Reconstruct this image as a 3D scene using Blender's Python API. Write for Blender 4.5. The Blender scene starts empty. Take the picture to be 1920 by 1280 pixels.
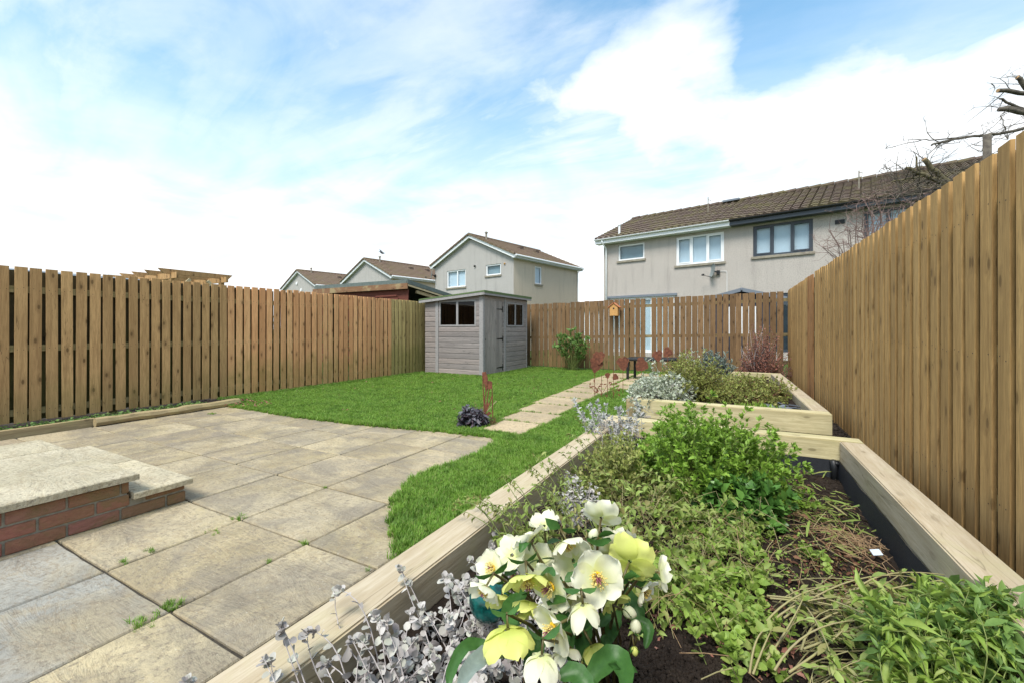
import bpy, bmesh, math, random
import numpy as np
from mathutils import Vector, Matrix, noise, Euler
R = math.radians
random.seed(7)
rng = np.random.default_rng(11)
scn = bpy.context.scene
col = scn.collection

# ------------------------------------------------------------------ camera
FPX, EYE, HOR = 800.0, 1.12, 617.0
YAW = R(28.15)
cam_d = bpy.data.cameras.new("camera")
cam = bpy.data.objects.new("camera", cam_d)
col.objects.link(cam)
cam.location = (0, 0, EYE)
cam.rotation_euler = (R(90), 0, YAW)
cam_d.sensor_width = 36
cam_d.lens = FPX / 1920 * 36
cam_d.shift_y = -(640 - HOR) / 1920
cam_d.clip_start = 0.05
cam_d.clip_end = 2000
scn.camera = cam

# ------------------------------------------------------------------ sky and sun
SUN_EL, SUN_AZ = R(56), R(271)           # azimuth measured from +X towards +Y
w = bpy.data.worlds.new("World"); scn.world = w; w.use_nodes = True
nt = w.node_tree; nt.nodes.clear()

def nd(t, typ, ins=None, **props):
    n = t.nodes.new(typ)
    for k, v in props.items():
        setattr(n, k, v)
    for k, v in (ins or {}).items():
        s = n.inputs[k]
        if isinstance(v, bpy.types.NodeSocket):
            t.links.new(v, s)
        else:
            s.default_value = v
    return n

def mth(t, op, a, b=0.0, c=None, clamp=False):
    ins = {0: a, 1: b}
    if c is not None: ins[2] = c
    return nd(t, 'ShaderNodeMath', ins, operation=op, use_clamp=clamp).outputs[0]

def vm(t, op, a, b=(0, 0, 0), s=None):
    ins = {0: a, 1: b}
    n = nd(t, 'ShaderNodeVectorMath', ins, operation=op)
    if s is not None:
        if isinstance(s, bpy.types.NodeSocket): t.links.new(s, n.inputs['Scale'])
        else: n.inputs['Scale'].default_value = s
    return n.outputs[1] if op in ('DOT_PRODUCT', 'LENGTH', 'DISTANCE') else n.outputs[0]

def ramp(t, f, stops, interp='LINEAR'):
    n = nd(t, 'ShaderNodeValToRGB', {0: f})
    r = n.color_ramp; r.interpolation = interp
    while len(r.elements) > 1: r.elements.remove(r.elements[-1])
    r.elements[0].position = stops[0][0]
    for i, (p, c) in enumerate(stops):
        e = r.elements[0] if i == 0 else r.elements.new(p)
        if isinstance(c, (int, float)): c = (c, c, c)
        e.color = (*c, 1)
    return n.outputs[0]

def mixc(t, f, a, b, mode='MIX'):
    n = nd(t, 'ShaderNodeMix', data_type='RGBA', blend_type=mode)
    for i, v in ((0, f), (6, a), (7, b)):
        s = n.inputs[i]
        if isinstance(v, bpy.types.NodeSocket): t.links.new(v, s)
        elif i == 0: s.default_value = v
        else: s.default_value = (*v, 1) if len(v) == 3 else v
    return n.outputs[2]

def nz(t, vec, scale, detail=4, rough=.55, dist=0.0, col_out=False):
    n = nd(t, 'ShaderNodeTexNoise', {'Vector': vec, 'Scale': scale, 'Detail': detail, 'Roughness': rough, 'Distortion': dist})
    return n.outputs[1 if col_out else 0]

def build_sky():
    t = nt
    tc = nd(t, 'ShaderNodeTexCoord').outputs['Generated']
    d = vm(t, 'NORMALIZE', tc)
    xyz = nd(t, 'ShaderNodeSeparateXYZ', {0: d}); z = xyz.outputs[2]
    zc = mth(t, 'MAXIMUM', z, 0.0)
    den = mth(t, 'ADD', zc, 0.16)
    # position on a cloud layer overhead
    px_ = mth(t, 'DIVIDE', xyz.outputs[0], den); py_ = mth(t, 'DIVIDE', xyz.outputs[1], den)
    p = nd(t, 'ShaderNodeCombineXYZ', {0: px_, 1: py_}).outputs[0]
    # cirrus: streaks along a diagonal
    pr = nd(t, 'ShaderNodeMapping', {'Vector': p, 'Rotation': (0, 0, R(35)), 'Scale': (0.55, 1.5, 1)}).outputs[0]
    ci = nz(t, pr, 1.15, 8, .58, .9)
    ci2 = nz(t, vm(t, 'ADD', pr, (7, 3, 0)), 3.2, 6, .6, .5)
    cir = mth(t, 'ADD', mth(t, 'MULTIPLY', ci, .75), mth(t, 'MULTIPLY', ci2, .25))
    cm = ramp(t, cir, [(.33, 0.15), (.45, .42), (.57, .78), (.70, .96)])
    # cumulus: billows with harder edges
    cu = nz(t, vm(t, 'ADD', p, (2.4, 1.2, 0)), 2.3, 10, .56, .25)
    blobs = None
    for (dx, dy, dz, wd, amp) in CLOUDS:
        v = Vector((dx, dy, dz)).normalized()
        dist = vm(t, 'DISTANCE', d, tuple(v))
        g = mth(t, 'MULTIPLY', mth(t, 'EXPONENT', mth(t, 'MULTIPLY', mth(t, 'MULTIPLY', dist, dist), -1 / (wd * wd))), amp)
        blobs = g if blobs is None else mth(t, 'ADD', blobs, g)
    cub = mth(t, 'ADD', cu, blobs)
    cum = ramp(t, cub, [(.53, 0.0), (.67, .55), (.84, 1.0)])
    # thicker haze low down
    hz = ramp(t, mth(t, 'ADD', z, mth(t, 'MULTIPLY', mth(t, 'SUBTRACT', ci, .5), .35)), [(.12, 1.0), (.26, .86), (.42, .35), (.6, 0.0)])
    m = mth(t, 'MAXIMUM', mth(t, 'MAXIMUM', mth(t, 'ADD', cm, blobs_soft(t, d), clamp=True), cum), hz)
    shade = nz(t, vm(t, 'ADD', p, (4.1, 0, 0)), 2.3, 6, .55, .4)
    cc = mixc(t, ramp(t, shade, [(.35, 0.0), (.62, 1.0)]), (.74, .83, .90), (1.0, 1.0, 1.0))
    sky = nd(t, 'ShaderNodeTexSky', sky_type='NISHITA', sun_disc=False, sun_elevation=SUN_EL,
             sun_rotation=R(90) - SUN_AZ, air_density=1.0, dust_density=0.6, ozone_density=1.0)
    skc = mixc(t, 1.0, sky.outputs[0], (.62, 1.22, 1.27), 'MULTIPLY')
    b1 = nd(t, 'ShaderNodeBackground', {'Color': skc, 'Strength': .15})
    b2 = nd(t, 'ShaderNodeBackground', {'Color': cc, 'Strength': CLOUD_L})
    mx = nd(t, 'ShaderNodeMixShader', {0: m, 1: b1.outputs[0], 2: b2.outputs[0]})
    nd(t, 'ShaderNodeOutputWorld', {0: mx.outputs[0]})

def sdir(px, py):
    """direction of a patch of sky"""
    a = (px - 960) / FPX; b = (HOR - py) / FPX
    f = Vector((-math.sin(YAW), math.cos(YAW), 0)); r = Vector((math.cos(YAW), math.sin(YAW), 0))
    v = f + r * a + Vector((0, 0, b))
    return tuple(v.normalized())

CLOUD_L = .88
CLOUDS = []
for (x, y, wd, amp) in [(1130, 180, .13, .13), (1260, 150, .13, .15), (1400, 220, .17, .17), (1590, 120, .14, .15), (1640, 210, .2, .12), (1860, 170, .17, .17), (1030, 300, .11, .13), (1230, 250, .14, .14), (1560, 220, .14, .12), (1710, 230, .15, .14), (1860, 240, .18, .16), (1330, 330, .12, -.08), (1180, 60, .12, -.06),
                        (1445, 105, .07, -.22), (1500, 40, .12, -.2), (1720, 20, .2, -.25), (1130, 255, .06, -.12), (1780, 90, .08, -.12), (860, 80, .13, .10), (790, 70, .06, .06), (540, 420, .12, .08), (250, 150, .3, -.12), (980, 30, .15, -.12)]:
    CLOUDS.append((*sdir(x, y), wd, amp))

def blobs_soft(t, d):
    out = None
    for (x, y, wd, amp) in [(150, 60, .30, -.30), (620, 190, .30, -.22), (900, 60, .25, -.18), (60, 260, .3, .1), (1350, 30, .2, -.3), (1470, 100, .12, -.4), (1850, 20, .2, -.3)]:
        dist = vm(t, 'DISTANCE', d, sdir(x, y))
        g = mth(t, 'MULTIPLY', mth(t, 'EXPONENT', mth(t, 'MULTIPLY', mth(t, 'MULTIPLY', dist, dist), -1 / (wd * wd))), amp)
        out = g if out is None else mth(t, 'ADD', out, g)
    return out
build_sky()

sun_d = bpy.data.lights.new("sun", 'SUN')
sun = bpy.data.objects.new("sun", sun_d); col.objects.link(sun)
sun_d.energy = 3.0; sun_d.angle = R(22); sun_d.color = (1.0, .95, .87)
sv = Vector((math.cos(SUN_EL) * math.cos(SUN_AZ), math.cos(SUN_EL) * math.sin(SUN_AZ), math.sin(SUN_EL)))
sun.rotation_euler = sv.to_track_quat('Z', 'Y').to_euler()
sun.location = (5, 5, 12)
scn.view_settings.view_transform = 'Standard'; scn.view_settings.look = 'None'
scn.view_settings.exposure = 0.62; scn.view_settings.gamma = 1

# ------------------------------------------------------------------ geometry helpers
class MB:
    def __init__(self): self.v = []; self.f = []; self.n = 0
    def add(self, v, f):
        v = np.asarray(v, float); self.v.append(v)
        self.f.extend([tuple(i + self.n for i in q) for q in f]); self.n += len(v); return self
    def box(self, x0, x1, y0, y1, z0, z1):
        return self.add([(x0, y0, z0), (x1, y0, z0), (x1, y1, z0), (x0, y1, z0), (x0, y0, z1), (x1, y0, z1), (x1, y1, z1), (x0, y1, z1)],
                        [(0, 3, 2, 1), (4, 5, 6, 7), (0, 1, 5, 4), (1, 2, 6, 5), (2, 3, 7, 6), (3, 0, 4, 7)])
    def obox(self, c, ax, ay, az):
        """box centred at c with half-axis vectors"""
        c, ax, ay, az = map(np.array, (c, ax, ay, az)); V = []
        for k in (-1, 1):
            for i, j in ((-1, -1), (1, -1), (1, 1), (-1, 1)): V.append(c + ax * i + ay * j + az * k)
        return self.add(V, [(0, 3, 2, 1), (4, 5, 6, 7), (0, 1, 5, 4), (1, 2, 6, 5), (2, 3, 7, 6), (3, 0, 4, 7)])
    def beam(self, a, b, wd, ht, up=(0, 0, 1)):
        a, b = Vector(a), Vector(b); d = b - a; u = Vector(up); s = d.cross(u).normalized(); u2 = s.cross(d).normalized()
        return self.obox((a + b) / 2, d / 2, s * wd / 2, u2 * ht / 2)
    def tube(self, pts, rad, n=6, cap=True):
        pts = [Vector(p) for p in pts]; m = len(pts)
        if not hasattr(rad, '__len__'): rad = [rad] * m
        d0 = (pts[1] - pts[0]).normalized(); s = d0.orthogonal().normalized(); V = []
        for i, p in enumerate(pts):
            d = (pts[min(i + 1, m - 1)] - pts[max(i - 1, 0)]).normalized()
            s = (s - d * s.dot(d)).normalized(); u = d.cross(s)
            for k in range(n):
                a = 2 * math.pi * k / n; V.append(p + (s * math.cos(a) + u * math.sin(a)) * rad[i])
        F = [(i * n + k, i * n + (k + 1) % n, (i + 1) * n + (k + 1) % n, (i + 1) * n + k) for i in range(m - 1) for k in range(n)]
        if cap: F += [tuple(range(n))[::-1], tuple(range((m - 1) * n, m * n))]
        return self.add(V, F)
    def prism(self, poly, z0, z1):
        n = len(poly); V = [(x, y, z0) for x, y in poly] + [(x, y, z1) for x, y in poly]
        return self.add(V, [tuple(range(n))[::-1], tuple(range(n, 2 * n))] + [(i, (i + 1) % n, n + (i + 1) % n, n + i) for i in range(n)])
    def plate(self, pts2, o, ux, uz, th):
        """outline (u,v) in plane o + u*ux + v*uz, thickness th"""
        o, ux, uz = Vector(o), Vector(ux).normalized(), Vector(uz).normalized(); nn = ux.cross(uz).normalized() * th / 2
        n = len(pts2); V = [o + ux * a + uz * b - nn for a, b in pts2] + [o + ux * a + uz * b + nn for a, b in pts2]
        return self.add(V, [tuple(range(n))[::-1], tuple(range(n, 2 * n))] + [(i, (i + 1) % n, n + (i + 1) % n, n + i) for i in range(n)])
    def lathe(self, c, prof, n=20, axis=None):
        c = Vector(c); M = Matrix.Identity(3) if axis is None else Vector(axis).to_track_quat('Z', 'Y').to_matrix(); V = []
        for r, z in prof:
            for k in range(n):
                a = 2 * math.pi * k / n; V.append(c + M @ Vector((r * math.cos(a), r * math.sin(a), z)))
        m = len(prof); F = [(i * n + k, i * n + (k + 1) % n, (i + 1) * n + (k + 1) % n, (i + 1) * n + k) for i in range(m - 1) for k in range(n)]
        return self.add(V, F + [tuple(range(n))[::-1], tuple(range((m - 1) * n, m * n))])
    def inst(self, tv, tf, P, M, S=None):
        """copies of a small template: P (N,3), M (N,3,3) columns are axes, S (N,) or (N,3)"""
        tv = np.asarray(tv, float); N = len(P)
        if N == 0: return self
        if S is None: S = np.ones(N)
        S = np.asarray(S)
        if S.ndim == 1: S = np.stack([S] * 3, 1)
        V = np.einsum('nij,nkj->nki', M, tv[None] * S[:, None, :]) + np.asarray(P)[:, None, :]
        k = len(tv); base = self.n
        self.v.append(V.reshape(-1, 3)); tf = [tuple(q) for q in tf]
        for i in range(N):
            o = base + i * k
            self.f.extend([tuple(a + o for a in q) for q in tf])
        self.n += N * k; return self
    def build(self, name, m, parent=None, smooth=False, bevel=0, bseg=1, kind=None):
        V = np.concatenate(self.v) if self.v else np.zeros((0, 3))
        if parent is not None: V = V - np.array(parent['abs_loc'])
        me = bpy.data.meshes.new(name)
        me.from_pydata(V.tolist(), [], self.f); me.update()
        if bevel:
            bm = bmesh.new(); bm.from_mesh(me)
            bmesh.ops.bevel(bm, geom=list(bm.edges), offset=bevel, segments=bseg, affect='EDGES', clamp_overlap=True)
            bm.to_mesh(me); bm.free()
        me.materials.append(m)
        if smooth: me.polygons.foreach_set('use_smooth', [True] * len(me.polygons))
        o = bpy.data.objects.new(name, me); col.objects.link(o)
        if parent is not None:
            o.parent = parent; o['abs_loc'] = tuple(parent['abs_loc'])
        if kind: o['kind'] = kind
        return o

def thing(name, label, cat, loc, group=None, rot=None):
    """an Empty at the thing's base; with rot its parts are built in its own axes"""
    o = bpy.data.objects.new(name, None); col.objects.link(o); o.location = loc; o.empty_display_size = .1
    o['abs_loc'] = tuple(float(a) for a in loc) if rot is None else (0.0, 0.0, 0.0)
    if rot is not None: o.rotation_euler = (0, 0, rot)
    o['label'] = label; o['category'] = cat
    if group: o['group'] = group
    return o
def tag(o, label, cat, group=None):
    o['label'] = label; o['category'] = cat
    if group: o['group'] = group
    return o
def frames(dirs, ups):
    """N x 3 x 3 with Y along dirs and Z near ups"""
    d = dirs / (np.linalg.norm(dirs, axis=1, keepdims=True) + 1e-9)
    x = np.cross(d, ups); x /= (np.linalg.norm(x, axis=1, keepdims=True) + 1e-9)
    z = np.cross(x, d)
    return np.stack([x, d, z], 2)

def gp(px, py, z=0.0):
    """ground point seen in the survey of the garden, at height z"""
    d = FPX * (EYE - z) / (py - HOR); return dp(px, py, d)
def dp(px, py, d):
    a = (px - 960) / FPX
    return Vector((-math.sin(YAW) * d + math.cos(YAW) * a * d, math.cos(YAW) * d + math.sin(YAW) * a * d, EYE - (py - HOR) / FPX * d))

# ------------------------------------------------------------------ materials
def newmat(name):
    m = bpy.data.materials.new(name); m.use_nodes = True; t = m.node_tree
    b = t.nodes['Principled BSDF']; return m, t, b
def put(t, b, **kw):
    for k, v in kw.items():
        k = {'base': 'Base Color', 'rough': 'Roughness', 'normal': 'Normal', 'metal': 'Metallic', 'spec': 'Specular IOR Level', 'trans': 'Transmission Weight', 'coat': 'Coat Weight', 'alpha': 'Alpha'}[k]
        if isinstance(v, bpy.types.NodeSocket): t.links.new(v, b.inputs[k])
        elif k == 'Base Color': b.inputs[k].default_value = (*v, 1)
        else: b.inputs[k].default_value = v
def bump(t, h, strength=.3, dist=.01, prev=None):
    ins = {'Height': h, 'Strength': strength, 'Distance': dist}
    if prev is not None: ins['Normal'] = prev
    return nd(t, 'ShaderNodeBump', ins).outputs[0]

def m_wood(name, ca, cb, dark, axis='z', grain=1.0, rough=.82, green=0.0, knots=.85, patch=None, gz=.3, isl=True, bs=.5):
    m, t, b = newmat(name)
    oc = nd(t, 'ShaderNodeTexCoord').outputs['Object']
    rnd = nd(t, 'ShaderNodeNewGeometry').outputs['Random Per Island']
    if not isl: rnd = mth(t, 'ADD', 0.37, 0.0)
    off = nd(t, 'ShaderNodeCombineXYZ', {0: mth(t, 'MULTIPLY', rnd, 31.0), 1: mth(t, 'MULTIPLY', rnd, 57.0), 2: mth(t, 'MULTIPLY', rnd, 83.0)}).outputs[0]
    v = vm(t, 'ADD', oc, off)
    s = {'x': (1, 14, 14), 'y': (14, 1, 14), 'z': (14, 14, 1)}[axis]
    sk = {'x': (5, 11, 11), 'y': (11, 5, 11), 'z': (11, 11, 5)}[axis]
    vs = nd(t, 'ShaderNodeMapping', {'Vector': v, 'Scale': s}).outputs[0]
    # rings warp around knots
    sx_ = nd(t, 'ShaderNodeSeparateXYZ', {0: v}).outputs; ia = 'xyz'.index(axis); o1, o2 = [k for k in range(3) if k != ia]
    vk = nd(t, 'ShaderNodeCombineXYZ', {0: mth(t, 'MULTIPLY', mth(t, 'ADD', sx_[o1], sx_[o2]), 11.0), 1: mth(t, 'MULTIPLY', sx_[ia], 4.6)}).outputs[0]
    vo = nd(t, 'ShaderNodeTexVoronoi', {'Vector': vk, 'Scale': .46, 'Randomness': 1.0}, voronoi_dimensions='2D'); kd = vo.outputs['Distance']
    kn = ramp(t, kd, [(.0, 1.0), (.045, .95), (.07, .35), (.19, 0.0)])
    warp = mth(t, 'MULTIPLY', kn, .6)
    g1 = nz(t, vm(t, 'ADD', vs, nd(t, 'ShaderNodeCombineXYZ', {0: warp, 1: warp, 2: warp}).outputs[0]), 1.6 * grain, 6, .6, .8)
    g2 = nz(t, vs, 9.0 * grain, 5, .7)
    big = nz(t, v, 1.3, 3, .5)
    c = mixc(t, rnd, ca, cb)
    tone = mth(t, 'ADD', mth(t, 'MULTIPLY', mth(t, 'FRACT', mth(t, 'MULTIPLY', rnd, 7.31)), .34), .83)
    c = mixc(t, 1.0, c, nd(t, 'ShaderNodeCombineColor', {0: tone, 1: tone, 2: tone}).outputs[0], 'MULTIPLY')
    c = mixc(t, ramp(t, g1, [(.42, 0.0), (.68, .6)]), c, dark)
    c = mixc(t, ramp(t, g2, [(.36, .5), (.56, 0.0)]), c, dark)
    c = mixc(t, ramp(t, big, [(.45, 0.0), (.75, .35)]), c, tuple(x * .72 for x in ca))
    c = mixc(t, mth(t, 'MULTIPLY', kn, knots, clamp=True), c, tuple(x * .45 for x in dark))
    if green:
        zz = nd(t, 'ShaderNodeSeparateXYZ', {0: oc}).outputs[2]
        gm = ramp(t, mth(t, 'ADD', mth(t, 'SUBTRACT', zz, gz), mth(t, 'MULTIPLY', mth(t, 'SUBTRACT', big, .5), 1.2)), [(-.0, 1.0), (.3, 0.0)])
        gm = mth(t, 'MULTIPLY', gm, nz(t, v, 9, 5, .7)); c = mixc(t, mth(t, 'MULTIPLY', gm, green, clamp=True), c, (.15, .17, .035))
    if patch:
        pm = ramp(t, nz(t, v, 2.1, 5, .65, 1.0), [(.52, 0.0), (.68, 1.0)]); c = mixc(t, mth(t, 'MULTIPLY', pm, .6), c, patch)
    ck = ramp(t, mth(t, 'ABSOLUTE', mth(t, 'SUBTRACT', nz(t, vs, .9 * grain, 3, .5, .3), .47)), [(0.0, .75), (.006, .0)])
    c = mixc(t, mth(t, 'MULTIPLY', ck, ramp(t, big, [(.42, 0.0), (.6, 1.0)])), c, tuple(x * .3 for x in dark))
    h = mth(t, 'ADD', g1, mth(t, 'MULTIPLY', g2, .5))
    put(t, b, base=c, rough=rough, normal=bump(t, h, bs, .004), spec=.25)
    return m

def m_plain(name, c, rough=.6, var=.12, scale=12, bmp=.0, metal=0.0, spec=.4, c2=None, bscale=80):
    m, t, b = newmat(name); oc = nd(t, 'ShaderNodeTexCoord').outputs['Object']
    f = ramp(t, nz(t, oc, scale, 5, .6), [(.3, 0.0), (.7, 1.0)])
    cc = mixc(t, f, tuple(x * (1 - var) for x in c), c2 or tuple(min(1, x * (1 + var)) for x in c))
    put(t, b, base=cc, rough=rough, metal=metal, spec=spec)
    if bmp: put(t, b, normal=bump(t, nz(t, oc, bscale, 4, .6), bmp, .004))
    return m

def m_leaf(name, stops, rough=.5, trans=.3, back=None, spec=.35, vein=True, fuzz=0, scale=1.0):
    """stops: list of colours picked per leaf"""
    m, t, b = newmat(name)
    geo = nd(t, 'ShaderNodeNewGeometry'); rnd = geo.outputs['Random Per Island']
    n = len(stops); c = ramp(t, rnd, [((i + .0) / max(1, n - 1) * .96 + .02, s) for i, s in enumerate(stops)])
    oc = nd(t, 'ShaderNodeTexCoord').outputs['Object']
    big = nz(t, oc, 6 * scale, 3, .6)
    c = mixc(t, ramp(t, big, [(.35, 0.0), (.65, .45)]), c, tuple(x * .55 for x in stops[0]))
    c = mixc(t, ramp(t, nz(t, oc, 90 * scale, 3, .6), [(.4, 0.0), (.75, .25)]), c, tuple(min(1, x * 1.5) for x in stops[-1]))
    if back: c = mixc(t, geo.outputs['Backfacing'], c, back)
    put(t, b, base=c, rough=rough, spec=spec, normal=bump(t, nz(t, oc, 140 * scale, 3, .6), .25, .002))
    out = t.nodes['Material Output']
    tr = nd(t, 'ShaderNodeBsdfTranslucent', {'Color': mixc(t, .5, c, tuple(min(1, x * 1.3) for x in stops[-1]))})
    mx = nd(t, 'ShaderNodeMixShader', {0: trans, 1: b.outputs[0], 2: tr.outputs[0]})
    t.links.new(mx.outputs[0], out.inputs[0])
    return m

def m_glass(name, tint=(.85, .9, .92), refl=.03, thru=.9):
    m, t, b = newmat(name); out = t.nodes['Material Output']
    tr = nd(t, 'ShaderNodeBsdfTransparent', {'Color': (*tint, 1)}); gl = nd(t, 'ShaderNodeBsdfGlossy', {'Roughness': .03, 'Color': (.9, .95, 1, 1)})
    g = nd(t, 'ShaderNodeNewGeometry'); fr = mth(t, 'POWER', mth(t, 'SUBTRACT', 1.0, mth(t, 'ABSOLUTE', vm(t, 'DOT_PRODUCT', g.outputs['Normal'], g.outputs['Incoming']))), 5.0)
    f = mth(t, 'ADD', mth(t, 'MULTIPLY', fr, .95), refl, clamp=True)
    mx = nd(t, 'ShaderNodeMixShader', {0: f, 1: tr.outputs[0], 2: gl.outputs[0]}); t.links.new(mx.outputs[0], out.inputs[0])
    return m

def m_slab(name, tones, dark=(.17, .15, .13), scale=1.0, moss=.56, ang=35, warm=(.44, .36, .17)):
    """riven sandstone"""
    m, t, b = newmat(name); oc = nd(t, 'ShaderNodeTexCoord').outputs['Object']
    rnd = nd(t, 'ShaderNodeNewGeometry').outputs['Random Per Island']
    off = nd(t, 'ShaderNodeCombineXYZ', {0: mth(t, 'MULTIPLY', rnd, 41.0), 1: mth(t, 'MULTIPLY', rnd, 77.0), 2: rnd}).outputs[0]
    v = vm(t, 'ADD', oc, off)
    rot = nd(t, 'ShaderNodeMapping', {'Vector': v, 'Rotation': (0, 0, R(ang)), 'Scale': (1.1, 3.0, 1)}).outputs[0]
    wv = nz(t, rot, 1.9 * scale, 9, .68, .7)            # riven ripples, stretched
    bl = nz(t, v, 1.6 * scale, 5, .6, .6)
    fine = nz(t, v, 46 * scale, 6, .75)
    c = ramp(t, rnd, [(i / max(1, len(tones) - 1) * .98, s) for i, s in enumerate(tones)])
    c = mixc(t, ramp(t, bl, [(.40, 0.0), (.60, .8)]), c, tuple(x * .66 for x in tones[0]))
    ym = mth(t, 'MULTIPLY', ramp(t, nz(t, vm(t, 'ADD', v, (9, 4, 2)), 1.9, 4, .6, .8), [(.50, 0.0), (.66, 1.0)]), ramp(t, mth(t, 'FRACT', mth(t, 'MULTIPLY', rnd, 5.7)), [(.2, .08), (.9, .5)]))
    c = mixc(t, ym, c, warm)
    # weathering veins where the ripples break
    ve = mth(t, 'ABSOLUTE', mth(t, 'SUBTRACT', wv, .5))
    c = mixc(t, ramp(t, ve, [(.0, .34), (.02, .0)]), c, (.25, .17, .09))
    ve2 = mth(t, 'ABSOLUTE', mth(t, 'SUBTRACT', nz(t, rot, 3.1 * scale, 6, .6, .9), .5))
    c = mixc(t, ramp(t, ve2, [(.0, .18), (.014, .0)]), c, (.24, .17, .10))
    gm = ramp(t, nz(t, vm(t, 'ADD', v, (3, 8, 0)), 2.6, 8, .68, .5), [(.44, 0.0), (.60, 1.0)])
    c = mixc(t, mth(t, 'MULTIPLY', gm, moss), c, dark)
    c = mixc(t, ramp(t, fine, [(.34, .85), (.50, .0)]), c, (.19, .155, .115))
    c = mixc(t, ramp(t, nz(t, v, 75 * scale, 4, .7), [(.60, .0), (.78, .5)]), c, (.74, .69, .58))
    h = mth(t, 'ADD', mth(t, 'MULTIPLY', wv, 1.2), mth(t, 'MULTIPLY', fine, .22))
    put(t, b, base=c, rough=.8, normal=bump(t, h, 1.0, .022), spec=.3)
    return m

# ------------------------------------------------------------------ the palette
M = {}
M['fence_l'] = m_wood('weathered pine', (.48, .285, .125), (.59, .365, .165), (.25, .14, .057), 'z', green=.4, gz=.18)
M['fence_new'] = m_wood('reddish pine', (.78, .385, .175), (.78, .45, .215), (.50, .225, .095), 'z', green=.7, gz=.35)
M['fence_green'] = m_wood('greenish pine', (.50, .37, .15), (.56, .43, .18), (.28, .19, .08), 'z', green=.8, gz=.5)
M['fence_b'] = m_wood('brown pine', (.19, .115, .055), (.24, .145, .07), (.095, .053, .026), 'z', green=.3, gz=.15)
M['fence_r'] = m_wood('treated pine', (.51, .305, .115), (.62, .385, .155), (.26, .145, .054), 'z', green=.0, knots=.7)
M['fence_o'] = m_wood('orange pine', (.40, .19, .07), (.46, .24, .10), (.22, .10, .04), 'z')
M['fence_back'] = m_wood('rear boards with painted gap shade', (.085, .068, .034), (.11, .085, .04), (.05, .04, .02), 'z', green=.6, gz=.8)  # wood colour darkened to stand in for shade between the front boards
M['fence_backr'] = m_wood('brown rear boards darkened as gap shade', (.085, .06, .03), (.11, .075, .036), (.05, .035, .02), 'z')  # right fence: shade of the board gaps is put into this colour
M['rail'] = m_wood('green stained rail', (.27, .21, .10), (.30, .24, .12), (.13, .12, .045), 'y', isl=False)
M['rail_x'] = m_wood('green stained cross rail', (.25, .19, .10), (.28, .22, .11), (.13, .11, .045), 'x', isl=False)
SLP = dict(ca=(.52, .44, .32), cb=(.55, .46, .33), dark=(.34, .255, .15), rough=.85, knots=.35, bs=.7)
M['sleeper_y'] = m_wood('sleeper timber lengthwise', axis='y', patch=(.46, .41, .24), grain=.8, **SLP)
M['sleeper_x'] = m_wood('sleeper timber crosswise', (.52, .46, .27), (.55, .48, .29), (.34, .28, .14), axis='x', patch=(.38, .37, .17), grain=.8, rough=.85, knots=.6, bs=.7)
M['edging'] = m_wood('old edging timber', (.40, .31, .17), (.46, .35, .19), (.2, .15, .08), 'y', patch=(.30, .27, .12), knots=.6)
M['shed'] = m_wood('grey shed boards', (.275, .245, .232), (.33, .275, .25), (.15, .135, .135), 'x', knots=.25, bs=.6)
M['shed_y'] = m_wood('grey shed side boards', (.30, .265, .248), (.35, .295, .262), (.16, .145, .14), 'y', knots=.25, bs=.6)
M['shed_z'] = m_wood('grey shed door boards', (.32, .275, .25), (.34, .295, .265), (.19, .17, .16), 'z', knots=.3, bs=.6)
M['trim'] = m_plain('grey shed trim', (.29, .275, .272), .75, .15, 20, .3)
M['felt_green'] = m_plain('green roofing felt', (.10, .145, .06), .95, .25, 30, .6)
M['felt_grey'] = m_plain('grey green roofing felt', (.12, .145, .135), .95, .2, 14, .6)
M['liner'] = m_plain('black bed liner', (.018, .020, .026), .65, .2, 60, .8, bscale=260)
M['slab'] = m_slab('riven buff paving', [(.42, .34, .21), (.50, .415, .26), (.38, .305, .205), (.52, .43, .265), (.46, .385, .26), (.43, .35, .215)])
M['slab_grey'] = m_slab('riven grey blue paving', [(.36, .345, .305), (.33, .325, .295), (.38, .355, .30)], warm=(.42, .32, .16), moss=.35)
M['slab_pale'] = m_slab('pale step paving', [(.56, .49, .33), (.53, .47, .345), (.58, .505, .355)], ang=10, warm=(.60, .50, .24), moss=.06)
M['slab_path'] = m_slab('sandy path paving', [(.50, .385, .235), (.54, .42, .26), (.47, .365, .23)], scale=.8, moss=.12, warm=(.58, .44, .2))
M['nail'] = m_plain('rusty nail head', (.035, .025, .02), .7, .3, 60)
M['joint'] = m_plain('dirt in the joints', (.045, .038, .028), .95, .4, 60, .6)
M['mortar'] = m_plain('mortar', (.27, .25, .20), .95, .25, 40, .7)
M['white'] = m_plain('white plastic trim', (.78, .79, .80), .35, .04, 4)
M['anthracite'] = m_plain('anthracite trim', (.045, .055, .07), .4, .1, 4)
M['lintel'] = m_plain('grey head frame', (.16, .18, .21), .4, .1, 4)
M['stone'] = m_plain('concrete sill', (.27, .24, .19), .9, .25, 9, .5)
M['black'] = m_plain('black metal', (.015, .016, .018), .45, .2, 20)
M['blind'] = m_plain('pale window blind', (.80, .83, .88), .8, .04, 3)
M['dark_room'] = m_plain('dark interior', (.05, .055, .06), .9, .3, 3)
M['glass'] = m_glass('window glass')
M['glass_dark'] = m_glass('shed window glass', (.30, .29, .28), .02)
M['rust'] = m_plain('rusted steel', (.13, .045, .028), .85, .3, 25, .5, c2=(.24, .085, .045))
M['red_paint'] = m_wood('faded red boards', (.16, .05, .035), (.20, .065, .045), (.09, .03, .022), 'x', knots=.1)
M['fascia_old'] = m_wood('peeling brown fascia', (.25, .13, .07), (.30, .17, .09), (.14, .07, .04), 'x', patch=(.40, .33, .18))
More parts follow.
